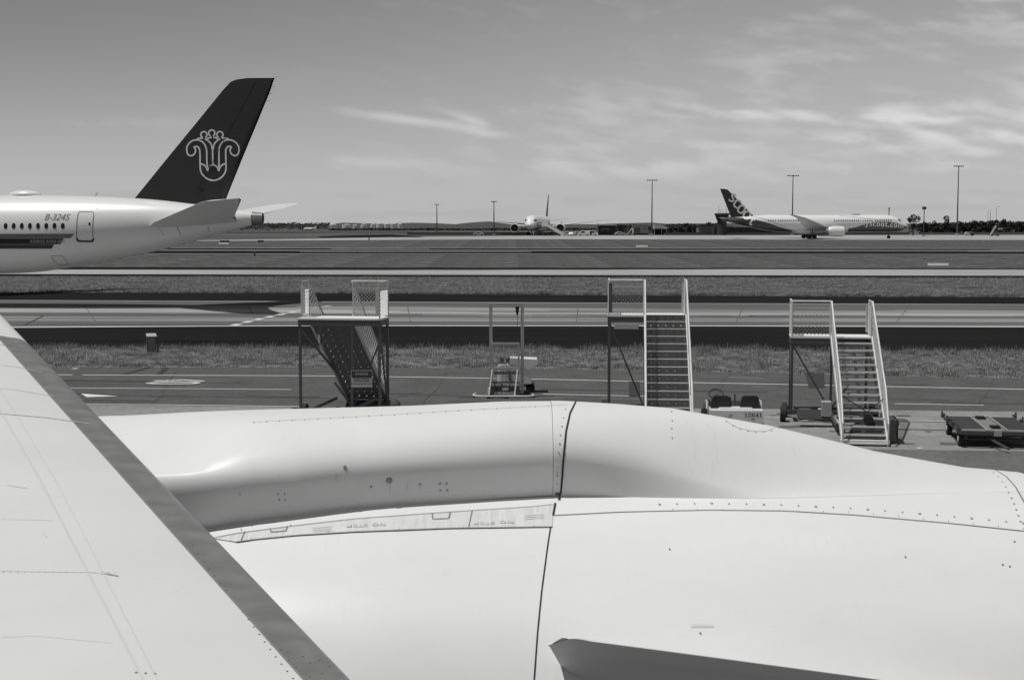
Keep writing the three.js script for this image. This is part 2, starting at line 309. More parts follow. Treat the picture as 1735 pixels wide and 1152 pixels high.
turf('grass_tufts', E.grassTop.map(([x, y]) => [x, y + 0.5]), E.grassLow.map(([x, y]) => [x, y - 0.5]), -350, 2100, 26000, 0.05, 0.15, M.blade);
turf('grass_tufts', E.grassTop.map(([x, y]) => [x, y + 0.5]), E.grassLow.map(([x, y]) => [x, y - 0.5]), -350, 2100, 9000, 0.05, 0.2, M.blade2);
turf('grass_tufts', E.grassTop, E.grassLow.map(([x, y]) => [x, y - 3]), -350, 2100, 11000, 0.05, 0.17, M.blade3);
turf('grass_tufts', E.twShLow, E.bitTop, -350, 2100, 24000, 0.06, 0.17, M.blade);
turf('grass_tufts', E.twShLow.map(([x, y]) => [x, y + 1]), E.bitTop, -350, 2100, 9000, 0.06, 0.2, M.blade2);
turf('grass_tufts', E.twShLow.map(([x, y]) => [x, y + 1]), E.bitTop, -350, 2100, 12000, 0.06, 0.17, M.blade3);

// weeds standing along the far edge of the near strip and ragged tufts spilling onto the paving
turf('grass_tufts', E.grassTop.map(([x, y]) => [x, y - 2.2]), E.grassTop.map(([x, y]) => [x, y + 3]), -350, 2100, 2200, 0.08, 0.34, M.blade);
turf('grass_tufts', E.grassLow.map(([x, y]) => [x, y - 2]), E.grassLow.map(([x, y]) => [x, y + 1.4]), -350, 2100, 1800, 0.04, 0.12, M.blade3);
turf('grass_tufts', E.bitTop.map(([x, y]) => [x, y - 2]), E.bitTop.map(([x, y]) => [x, y + 1.6]), -350, 2100, 2600, 0.1, 0.4, M.blade2);
// wear on the paving: tyre marks, oil drips, cracks
for (let k = 0; k < 26; k++) { const x = rr(-200, 1700), y = rr(641, 684), l = rr(60, 320), b = rr(-2, 2); marking('tyre_mark', [[x, y], [x + l / 2, y + l * 0.006 + b], [x + l, y + l * 0.014]], rr(0.1, 0.22), M.tyre, 0.0165 + 0.0002 * k); }
for (let k = 0; k < 14; k++) { const x = rr(1200, 1800), y = rr(702, 756), l = rr(40, 220); marking('tyre_mark', [[x, y], [x + l, y + l * 0.016 + rr(-3, 3)]], rr(0.1, 0.2), M.tyreApron, 0.0175 + 0.0002 * k); }
for (let k = 0; k < 12; k++) { const x = rr(0, 1735), y = rr(516, 548), l = rr(200, 600); marking('tyre_mark', [[x, y], [x + l, y + rr(-2, 2)]], rr(0.2, 0.5), M.tyreApron, 0.0265 + 0.0002 * k); }
for (let k = 0; k < 16; k++) { const p = ground(rr(1250, 1735), rr(700, 775)), r = rr(0.06, 0.28); structure('oil_spot', new THREE.CircleGeometry(r, 9).rotateX(-Math.PI / 2).scale(1.4, 1, 1).translate(p.x, 0.021 + 0.0002 * k, p.z), M.tyreApron); }
for (const x of [300, 760, 1240, 1690]) marking('crack', [[x, 625.5 + x * 0.006], [x - 12 + rr(-6, 6), 634 + x * 0.009], [x - 18, 650 + x * 0.012], [x - 34 + rr(-8, 8), 668 + x * 0.012], [x - 44, 683 + x * 0.005]], 0.018, M.tyre, 0.023);
for (const x of [140, 420, 690, 980, 1260, 1540]) marking('slab_joint', [[x, 515 + x * 0.003], [x - (x - 867) * 0.035, 551]], 0.06, M.concreteDark, 0.0295);

// far hills: low wooded ridges
function ridge(name, Z, rows, material) {
  const x0 = rows[0][0], x1 = rows[rows.length - 1][0], n = 160, k = FOCAL / Z;
  structure(name, grid(n, 6, (u, v) => { const px = x0 + (x1 - x0) * u, top = (385 - table(rows, px)) / k + EYE + 1.6 * (fbm(px / 6, 3, 999, 9, 15, 4) - 0.5) * (Z / 1500), gy = 2.4, s = Math.sin(v * Math.PI); return V((px - 867.5) / k * (1 + 0.12 * (v - 0.5)), gy + (top - gy) * s, -Z - (v - 0.5) * Z * 0.12); }), material);
}
ridge('hills', 3600, [[-1200, 383], [200, 381], [430, 378], [560, 380], [585, 376.5], [612, 378], [640, 379.5], [690, 377], [720, 378], [770, 379.5], [800, 376.5], [835, 374.5], [870, 377], [930, 380], [1000, 380], [1080, 377.5], [1110, 377], [1140, 379], [1200, 378], [1500, 379], [2600, 381]], M.hill2);
// ---------------------------------------------------------------- the aircraft we look out of: wing, pylon and engine
const tiny = (m) => { m.userData.kind = 'stuff'; return m; };
const own = thing('airliner', 'pale swept wing with engine nacelle and pylon filling the foreground', 'airliner', [0, 0, 0]);
{
  const ZC = 8, YC = 2.65, R = 1.85, D = Math.PI / 180;
  const radius = (X) => table([[-3.4, 1.36], [-2.8, 1.58], [-2.1, 1.74], [-1.4, 1.82], [-0.6, 1.848], [0.2, R], [2.2, R], [2.75, 1.845], [3.1, 1.82], [3.35, 1.74], [3.46, 1.63]], X);
  const nac = (X, a, off = 0) => V(X, YC + (radius(X) + off) * Math.cos(a), -ZC + (radius(X) + off) * Math.sin(a));
  const nacY = (x, z) => { const r = radius(x), d = z + ZC; return Math.abs(d) < r ? YC + Math.sqrt(r * r - d * d) : -5; };
  const le = (d) => V(-2.29 + (8 - d) * 0.585, 4.83 - (8 - d) * 0.18, -d);
  const upper = (c) => c < 0.14 ? -0.085 + 0.085 * Math.sqrt(Math.max(0, 1 - (1 - c / 0.14) ** 2)) : 0.05 * (1 - Math.exp(-(c - 0.14) / 0.35)) + 0.10 * (1 - Math.exp(-(c - 0.14) / 2.2)) - 0.012 * (c - 0.14);
  const wingY = (x, z) => { const L = le(-z), c = L.x - x; return c < 0 ? -9 : L.y + upper(c); };
  // pylon and the blister it fairs into
  const crest = (X) => table([[-4, 4.76], [-2.35, 4.818], [-1.95, 4.836], [-1.27, 4.856], [-0.58, 4.878], [-0.06, 4.905], [0.26, 4.91], [0.6, 4.897], [0.9, 4.876], [1.12, 4.838], [1.47, 4.775], [1.79, 4.698], [2.06, 4.63], [2.27, 4.59], [2.6, 4.53], [2.95, 4.494]], X);
  const foot = (X) => D * table([[-4, 33], [-1.5, 23.2], [-0.82, 18.8], [0.22, 14.4], [0.6, 14.4], [0.9, 14.2], [1.53, 13.6], [2.0, 12.5], [2.95, 10]], X);
  const hump = (X, t) => {
    const a = foot(X), r = radius(X), W = r * Math.sin(a), z = t * W, base = YC + Math.sqrt(r * r - z * z), yb = YC + r * Math.cos(a), c = crest(X), w = Math.abs(t);
    const steep = yb + (c - yb) * Math.pow(Math.max(0, 1 - Math.pow(w, 2.7)), 1 / 2.4), soft = base + (c - (YC + r)) * Math.pow(0.5 + 0.5 * Math.cos(Math.PI * w), 0.8);
    return V(X, THREE.MathUtils.lerp(steep, soft, smooth(0.25, 1.5, X)), -ZC + z);
  };
  // the pylon's flanks lean inward toward its foot
  const lean = (p) => { const a = foot(p.x), yb = YC + radius(p.x) * Math.cos(a), f = clamp((p.y - yb) / (crest(p.x) - yb)); p.z = -ZC + (p.z + ZC) * (1 + (0.05 - 0.16 * (1 - smooth(0, 0.6, f))) * (1 - smooth(0.25, 1.3, p.x))); return p; };
  const humpY = (x, z) => { const W = radius(x) * Math.sin(foot(x)), t = (z + ZC) / W; return Math.abs(t) < 1 ? Math.max(hump(x, t).y, nacY(x, z)) : nacY(x, z); };
  const skin = (px, py, off = 0.003) => {
    const p = hit(px, py, humpY, 5.2, 9.6, 900), e = 0.006, n = V(humpY(p.x - e, p.z) - humpY(p.x + e, p.z), 2 * e, humpY(p.x, p.z - e) - humpY(p.x, p.z + e)).normalize();
    if (p.y > nacY(p.x, p.z) + 0.01) lean(p);
    return [p.addScaledVector(n, off), n];
  };
  const uvm = (p) => [p.x, Math.atan2(p.z + ZC, p.y - YC) * R];
  const engine = new THREE.Group(); engine.name = 'engine_nacelle'; own.add(engine);
  const shell = (x0, x1, nu, a0 = 0, a1 = 360) => grid(nu, 96, (u, v) => nac(x0 + (x1 - x0) * u, D * (a0 + (a1 - a0) * v)), uvm);
  part('fan_cowl', shell(0.2, 2.752, 20), M.nacelle, engine);
  part('thrust_reverser_cowl', shell(-3.4, 0.2, 26), M.nacelle, engine);
  part('inlet_cowl', [shell(2.752, 3.46, 16), grid(10, 64, (u, v) => { const a = v * 6.28319, r = table([[0, 1.63], [0.15, 1.54], [0.5, 1.46], [1, 1.44]], u), x = 3.46 + 0.03 * Math.sin(u * 3) - 1.3 * u; return V(x, YC + r * Math.cos(a), -ZC + r * Math.sin(a)); })], M.nacelle, engine);
  part('fan', new THREE.CircleGeometry(1.44, 40).rotateY(Math.PI / 2).translate(2.2, YC, -ZC), M.black, engine);
  part('core_nozzle', new THREE.CylinderGeometry(0.5, 0.85, 1.6, 32).rotateZ(Math.PI / 2).translate(-3.9, YC, -ZC), M.bareMetal, engine);
  // the pylon runs in under the wing's nose
  const cut = [0.2, 0.16, 0.12, 0.09, 0.06, 0.03, 0, -0.04, -0.1, -0.2, -0.35, -0.55, -0.8];
  part('pylon', grid(60, 64, (u, v) => {
    const t = (v * 2 - 1) * 0.9999, k = Math.round(u * 60); let X = -2, p, L;
    const start = (c) => { let x = -2; for (let i = 0; i < 8; i++) x = le(-lean(hump(x, t)).z).x - c; return x; };
    if (k < cut.length) X = start(cut[k]); else { const a = start(cut[cut.length - 1]); X = a + (0.22 - a) * (k - cut.length + 1) / (60 - cut.length + 1); }
    p = lean(hump(X, t)); L = le(-p.z); const c = L.x - X; if (c > -0.8) p.y = THREE.MathUtils.lerp(p.y, Math.min(p.y, L.y - 0.095), smooth(-0.8, 0, c) ** 2); if (c > 0) p.y = Math.min(p.y, L.y + upper(c) - 0.01); return p;
  }, (p) => [p.x, p.y + p.z]), M.nacelle, engine);
  part('pylon_fairing', grid(50, 40, (u, v) => { const X = 0.222 + 2.7 * u, p = lean(hump(X, v * 2 - 1)); p.y += 0.002 * (1 - (v * 2 - 1) ** 8); return p; }, (p) => [p.x, p.y + p.z]), M.nacelle, engine);
  const line = (name, rows, width, material, off = 0.003, n = 40) => { const s = polyline(rows, n).map(([x, y]) => skin(x, y, off)); return part(name, ribbon(s.map((q) => q[0]), s.map((q) => q[1]), width), material, engine); };
  line('seal', [[976, 681], [966, 700], [959, 730], [955, 770], [953, 810], [951, 836], [946, 848]], 0.010, M.seal, 0.004);
  line('seal', [[941, 853], [937, 874]], 0.010, M.seal, 0.005);
  line('seal', [[933, 893], [928, 925], [918, 1000], [911, 1070], [905, 1152], [902, 1190]], 0.007, M.seal);
  line('panel_joint', [[938, 873.5], [1050, 868], [1200, 864.5], [1330, 866], [1450, 873], [1600, 886], [1735, 900], [1860, 914]], 0.006, M.seam);
  line('panel_joint', [[1688, 797], [1706, 808], [1722, 826], [1737, 852], [1752, 890]], 0.008, M.seam);
  // hinge strip with its stencilled warnings
  const hiTop = [[360, 913], [400, 905], [500, 892], [600, 880.5], [760, 869], [900, 860], [938, 856]], hiLow = [[400, 919], [430, 915], [500, 908], [600, 902], [760, 896], [936, 893.5]];
  const st = polyline(hiTop, 40).map(([x, y]) => skin(x, y, 0.004)[0]), sl = polyline(hiLow, 40).map(([x, y]) => skin(x, y, 0.004)[0]);
  part('hinge_strip', grid(40, 4, (u, v) => { const k = Math.round(u * 40), p = st[k].clone().lerp(sl[k], v), d = V(0, p.y - YC, p.z + ZC), r = radius(p.x) + 0.004; d.multiplyScalar(r / d.length()); return V(p.x, YC + d.y, -ZC + d.z); }, (p) => [p.x, Math.atan2(p.z + ZC, p.y - YC) * R]), M.strip, engine);
  line('panel_joint', hiTop, 0.005, M.seam, 0.007); line('panel_joint', hiLow, 0.0035, M.seam, 0.007);
  for (const [a, b] of [[[415, 901], [408, 917]], [[800, 866], [794, 894]]]) line('panel_joint', [a, b], 0.005, M.seam, 0.007, 6);
  for (const r of [[[457, 897], [459, 903], [484, 901], [487, 893]], [[732, 871], [733, 881], [760, 880], [763, 869]]]) line('access_latch', r, 0.006, M.seam, 0.008, 14);
  const stencil = (text, cx, cy, h, spread) => { const [p, n] = skin(cx, cy, 0.008), ex = V(-1, 0, 0), ey = V(0, 1, 0).cross(V(1, 0, 0)).addScaledVector(n, 0); const down = V(-1, 0, 0).cross(n).normalize(); if (down.y > 0) down.negate(); part('stencil', lettering(text, h, (x, y) => p.clone().addScaledVector(ex, x).addScaledVector(down, y), { font: 'bold', spread }), M.seamPale, engine); };
  stencil('STEP', 606, 889.5, 0.026, 1.4); stencil('NO', 643, 887.5, 0.026, 1.4); stencil('STEP', 821, 885.5, 0.026, 1.4); stencil('NO', 859, 883.5, 0.026, 1.4);
  for (const [x, y] of [[545, 897], [905, 876]]) for (let k = 0; k < 3; k++) line('placard', [[x - 16, y + k * 3 - 1], [x + 16, y + k * 3 - 3]], 0.004, M.seamPale, 0.008, 3);
  // fasteners
  const rivets = (list, r, material = M.rivet) => tiny(part('rivets', list.map(([x, y, k = 1]) => { const [p, n] = skin(x, y, 0.001); return rod(p, p.clone().addScaledVector(n, 0.004), r * k * 0.8, r * k * 0.7, 8); }), material, engine));
  const row = (rows, n) => polyline(rows, n);
  rivets(row([[1118, 855], [1200, 853], [1330, 856], [1450, 862], [1600, 874], [1735, 887]], 21).map(([x, y], i) => [x, y, i % 3 ? 0.8 : 1.2]), 0.008);
  rivets(row([[1140, 866 - 3], [1450, 868], [1735, 896]], 14), 0.003);
  rivets(row([[958, 694], [950, 730], [945, 780], [945, 822]], 9), 0.006); rivets([[945, 839, 1.6]], 0.010, M.seam);
  rivets(row([[1676, 795], [1690, 806], [1704, 824], [1718, 850], [1730, 884]], 10), 0.007);
  rivets([[1138, 698], [1139, 713], [1138, 726], [1139, 742]], 0.006); rivets([[1135, 931], [1535, 944], [1720, 918], [1700, 957], [1712, 960], [1187, 1073]], 0.006, M.seam);
  rivets([[745, 821], [756, 821], [745, 833], [757, 833]], 0.009); rivets([[470, 838], [481, 838], [471, 849], [481, 849]], 0.006); rivets([[945, 802]], 0.006);
  rivets(row([[408, 897], [520, 888], [660, 877]], 3), 0.005); rivets([[425, 913], [556, 902], [676, 898], [740, 896], [785, 895], [905, 892]], 0.006);
  // oval access cover on the far shoulder and jointed skins
  line('access_cover', [[1226, 704], [1232, 715], [1250, 725], [1275, 731], [1298, 731], [1313, 725]], 0.005, M.seamPale, 0.003, 24);
  rivets(row([[1222, 705], [1234, 718], [1258, 729], [1282, 733], [1305, 731], [1320, 726]], 8), 0.006);
  line('skin_lap', [[430, 714.5], [600, 706], [800, 694], [962, 686]], 0.005, M.seamPale, 0.003, 50);
  rivets(row([[430, 715.5], [600, 707], [800, 695], [950, 687]], 24), 0.005, M.seamPale);
  // soot spots and run marks
  rivets([[659, 814, 1.8], [585, 790, 0.9], [586, 794, 0.7], [628, 826, 0.5], [711, 822, 0.5], [406, 838, 0.4]], 0.013, M.stain);
  for (const [x, y, l] of [[660, 820, 36], [711, 824, 16], [746, 836, 10], [690, 818, 14], [570, 800, 18]]) line('run_mark', [[x, y], [x - 1, y + l]], 0.003, M.seamPale, 0.002, 6);
  stencil('HOIST', 1198, 1058, 0.012, 1.2); stencil('POINT', 1180, 1058, 0.012, 1.2);
  // nacelle strake: a blade standing out of the inboard shoulder
  const strake = new THREE.Group(); strake.name = 'nacelle_strake'; engine.add(strake);
  const sA = (u) => D * (50.2 + 6.2 * u), sX = (u) => 0.17 + 2.3 * u, sH = (u) => 0.345 * Math.pow(1 - u, 0.55) * smooth(-0.01, 0.012, u + 0.004);
  const blade = (side) => grid(40, 8, (u, v) => { const a = sA(u), h = sH(u) * v, p = nac(sX(u) + 0.06 * (1 - v) * (u < 0.02 ? 1 : 1 - u), a, h), th = side * (0.012 * (1 - v) + 0.05 * Math.pow(1 - v, 5)) * smooth(0, 0.05, u + 0.004); p.y -= Math.sin(a) * th; p.z += Math.cos(a) * th; return p; });
  part('blade', [blade(1), blade(-1)], M.nacelle, strake);
  part('edge', tube(Array.from({ length: 24 }, (_, k) => nac(sX(k / 24) , sA(k / 24), sH(k / 24))), 0.006, 6, false, 0.5), M.nacelle, strake);

  // wing
  const wpt = (d, c, lower) => { const L = le(d); return V(L.x - c, L.y + (lower ? -0.085 - 0.28 * Math.pow(Math.min(c, 3), 0.5) + 0.05 * Math.max(0, c - 3) : upper(c)), -d); };
  const wing = new THREE.Group(); wing.name = 'wing'; own.add(wing);
  const cs = (v) => 0.235 + 7.6 * v * v, uvw = (p) => [p.x * 0.86 + p.z * 0.5, p.z];
  const CB = 0.235, DS = 9.75;                      // the bare metal slat ends short of the outer wing
  part('wing_skin', [grid(110, 40, (u, v) => wpt(-1.5 + 32 * u, cs(v)), uvw), grid(40, 16, (u, v) => wpt(-1.5 + 32 * u, cs(v), true), uvw)], M.wing, wing);
  part('leading_edge_slat', [grid(60, 14, (u, v) => wpt(-1.5 + (DS + 1.5) * u, CB * v * v), uvw), grid(60, 4, (u, v) => wpt(-1.5 + (DS + 1.5) * u, CB * v * v, true), uvw)], M.slat, wing);
  part('outer_leading_edge', [grid(60, 14, (u, v) => wpt(DS + (30.5 - DS) * u, CB * v * v), uvw), grid(60, 4, (u, v) => wpt(DS + (30.5 - DS) * u, CB * v * v, true), uvw)], M.wing, wing);
  const wskin = (px, py, off = 0.002) => { const p = hit(px, py, wingY, 3, 26, 1200), e = 0.01, n = V(wingY(p.x - e, p.z) - wingY(p.x + e, p.z), 2 * e, wingY(p.x, p.z - e) - wingY(p.x, p.z + e)).normalize(); return [p.addScaledVector(n, off), n]; };
  const wline = (name, rows, width, material, off = 0.002, n = 40) => { const s = polyline(rows, n).map(([x, y]) => wskin(x, y, off)); return part(name, ribbon(s.map((q) => q[0]), s.map((q) => q[1]), width), material, wing); };
  part('slat_gap', ribbon(Array.from({ length: 60 }, (_, k) => wpt(-1.2 + k * (DS + 1.2) / 59, CB + 0.004).add(V(0, 0.003, 0))), Array.from({ length: 60 }, () => V(0, 1, 0)), 0.007), M.seam, wing);
  wline('spar_joint', [[-40, 625], [4, 703], [68, 815], [130, 935], [190, 1050], [246, 1160]], 0.010, M.seamPale);
  wline('spar_joint', [[-15, 640], [29, 706], [95, 818], [156, 935], [214, 1050], [270, 1160]], 0.005, M.seamPale);
  wline('skin_joint', [[-30, 577], [0, 584], [40, 592], [74, 604]], 0.006, M.seam, 0.003, 12);
  wline('skin_joint', [[-30, 699], [10, 702], [80, 708], [152, 719]], 0.010, M.seamPale, 0.003, 16);
  wline('skin_joint', [[-30, 658], [20, 660], [90, 672]], 0.006, M.seamPale, 0.003, 16);
  wline('skin_joint', [[-30, 616], [30, 622], [70, 632]], 0.006, M.seamPale, 0.003, 12);
  wline('scuff', [[0, 968], [60, 969], [150, 970], [198, 976]], 0.0035, M.seamPale, 0.003, 20); wline('scuff', [[176, 972], [200, 977]], 0.005, M.seam, 0.004, 6);
  wline('scuff', [[10, 822], [45, 828]], 0.004, M.seamPale, 0.003, 8); wline('scuff', [[72, 903], [78, 911]], 0.004, M.seamPale, 0.003, 5); wline('scuff', [[0, 880], [90, 882]], 0.003, M.seamPale, 0.003, 8);
  wline('scuff', [[0, 1080], [60, 1078], [190, 1090]], 0.002, M.seamPale, 0.003, 14);
  const wr = (list, r, m) => tiny(part('rivets', list.map(([x, y]) => { const [p, n] = wskin(x, y, 0); return rod(p, p.clone().addScaledVector(n, 0.003), r, r * 0.8, 8); }), m, wing));
  wr(polyline([[325, 925], [370, 985], [420, 1050], [470, 1118], [496, 1150]], 18), 0.004, M.seam);
  wr([[452, 1082], [460, 1092], [474, 1100], [486, 1104], [512, 1112], [524, 1122], [540, 1118], [556, 1128], [500, 1130], [487, 1118], [506, 1142], [523, 1146], [545, 1140]], 0.006, M.seam);
  wr(polyline([[5, 970], [195, 970]], 16), 0.003, M.seamPale); wr(polyline([[230, 1140], [262, 1142]], 2), 0.005, M.seam);
}
// ---------------------------------------------------------------- parked airliners
// local axes: x forward from the tail end, y up, z to the aircraft's right
const LENS = [0, 0.012, 0.05, 0.12, 0.22, 0.35, 0.5, 0.65, 0.8, 0.92, 1];
const lens = (s) => 2.6 * (0.2969 * Math.sqrt(s) - 0.126 * s - 0.3516 * s * s + 0.2843 * s ** 3 - 0.1036 * s ** 4) * 1.9;
function surfaceOf(sections, normal) {             // lofted lifting surface; each section {le:[x,y,z], c, th}
  const n = LENS.length, ring = 2 * n - 2, pts = sections.map((q) => { const out = []; for (let k = 0; k < ring; k++) { const up = k < n, s = LENS[up ? k : ring - k], t = lens(s) * q.th * (up ? 1 : -1); out.push(V(q.le[0] - q.c * s + normal.x * t, q.le[1] + (q.rise ?? 0) * s + normal.y * t, q.le[2] + normal.z * t)); } return out; });
  const body = grid(ring, sections.length - 1, (u, v) => pts[Math.round(v * (sections.length - 1))][Math.round(u * ring) % ring]);
  const caps = [0, sections.length - 1].map((k) => { const P = pts[k], pos = []; for (let i = 1; i < n - 1; i++) { const a = P[i], b = P[i + 1] ?? P[i], c = P[ring - i], d = P[(ring - i - 1)] ?? c; for (const t of [a, b, c, b, d, c]) pos.push(t.x, t.y, t.z); } const g = new THREE.BufferGeometry(); g.setAttribute('position', new THREE.Float32BufferAttribute(pos, 3)); g.computeVertexNormals(); return g; });
  return [body, ...caps];
}
function hullOf(stations, seg = 40, dense = 4) {   // lofted fuselage; stations [x, bottom, top, half width]
  const col = (k) => stations.map((s) => [s[0], s[k]]), f = (k) => { const rows = col(k); return (x) => { // smooth interpolation
    let i = 0; while (i < rows.length - 2 && x > rows[i + 1][0]) i++; const p = (j) => rows[Math.min(Math.max(j, 0), rows.length - 1)][1], x0 = rows[i][0], x1 = rows[i + 1][0], t = clamp((x - x0) / (x1 - x0));
    const m0 = i > 0 ? (p(i + 1) - p(i - 1)) / (rows[i + 1][0] - rows[i - 1][0]) * (x1 - x0) : (p(i + 1) - p(i)), m1 = i < rows.length - 2 ? (p(i + 2) - p(i)) / (rows[i + 2][0] - rows[i][0]) * (x1 - x0) : (p(i + 1) - p(i));
    const t2 = t * t, t3 = t2 * t; return (2 * t3 - 3 * t2 + 1) * p(i) + (t3 - 2 * t2 + t) * m0 + (3 * t2 - 2 * t3) * p(i + 1) + (t3 - t2) * m1; }; };
  const b = f(1), t = f(2), w = f(3), xs = []; for (let k = 0; k + 1 < stations.length; k++) for (let j = 0; j < dense; j++) xs.push(stations[k][0] + (stations[k + 1][0] - stations[k][0]) * j / dense); xs.push(stations[stations.length - 1][0]);
  const L0 = stations[0][0], L1 = stations[stations.length - 1][0];
  const point = (x, a) => V(x, (t(x) + b(x)) / 2 + Math.cos(a) * (t(x) - b(x)) / 2, Math.sin(a) * w(x));
  const side = (x, y, sgn, off = 0.012) => { const c = (t(x) + b(x)) / 2, r = (t(x) - b(x)) / 2, k = clamp((y - c) / r, -1, 1), n = V(0, k / r, Math.sqrt(1 - k * k) / w(x) * sgn).normalize(); return V(x, y, sgn * w(x) * Math.sqrt(1 - k * k)).addScaledVector(n, off); };
  return { side, point, t, b, w, geo: grid(seg, xs.length - 1, (u, v) => point(xs[Math.round(v * (xs.length - 1))], u * Math.PI * 2), (p, u) => [(p.x - L0) / (L1 - L0), u]) };
}
const nacelleGeo = (r, l) => new THREE.LatheGeometry([[0.72, -0.5], [0.88, -0.42], [0.98, -0.2], [1, 0.1], [0.98, 0.35], [0.93, 0.46], [0.88, 0.5], [0.83, 0.47], [0.8, 0.3]].map(([a, b]) => new THREE.Vector2(a * r, b * l)), 28).rotateZ(-Math.PI / 2);
function powerplant(g, x, y, z, r, l, mat = M.white) {
  const e = new THREE.Group(); e.name = 'engine'; e.position.set(x, y, z); g.add(e);
  part('cowl', nacelleGeo(r, l), mat, e); part('fan', new THREE.CircleGeometry(r * 0.82, 24).rotateY(Math.PI / 2).translate(l * 0.32, 0, 0), M.black, e);
  part('spinner', new THREE.ConeGeometry(r * 0.25, r * 0.45, 14).rotateZ(-Math.PI / 2).translate(l * 0.38, 0, 0), M.greyPaint, e);
  part('exhaust', new THREE.CylinderGeometry(r * 0.4, r * 0.62, l * 0.4, 18).rotateZ(Math.PI / 2).translate(-l * 0.6, 0, 0), M.bareMetal, e);
  part('pylon', box(-l * 0.25, r * 1.05, 0, l * 0.9, r * 0.55, r * 0.28), mat, e);
}
function bogie(g, x, top, z, r, axles) {
  const s = new THREE.Group(); s.name = 'landing_gear'; s.position.set(x, 0, z); g.add(s);
  part('strut', [rod(V(0, r, 0), V(0, top, 0), 0.16, 0.2), bar(V(-0.1, r + 0.5, 0), V(-1.1, top, 0), 0.12)], M.galvDark, s);
  for (const a of axles) for (const w of [-0.42, 0.42]) part('wheel', [wheel(a, r, w, r, 0.36)], M.rubber, s);
}
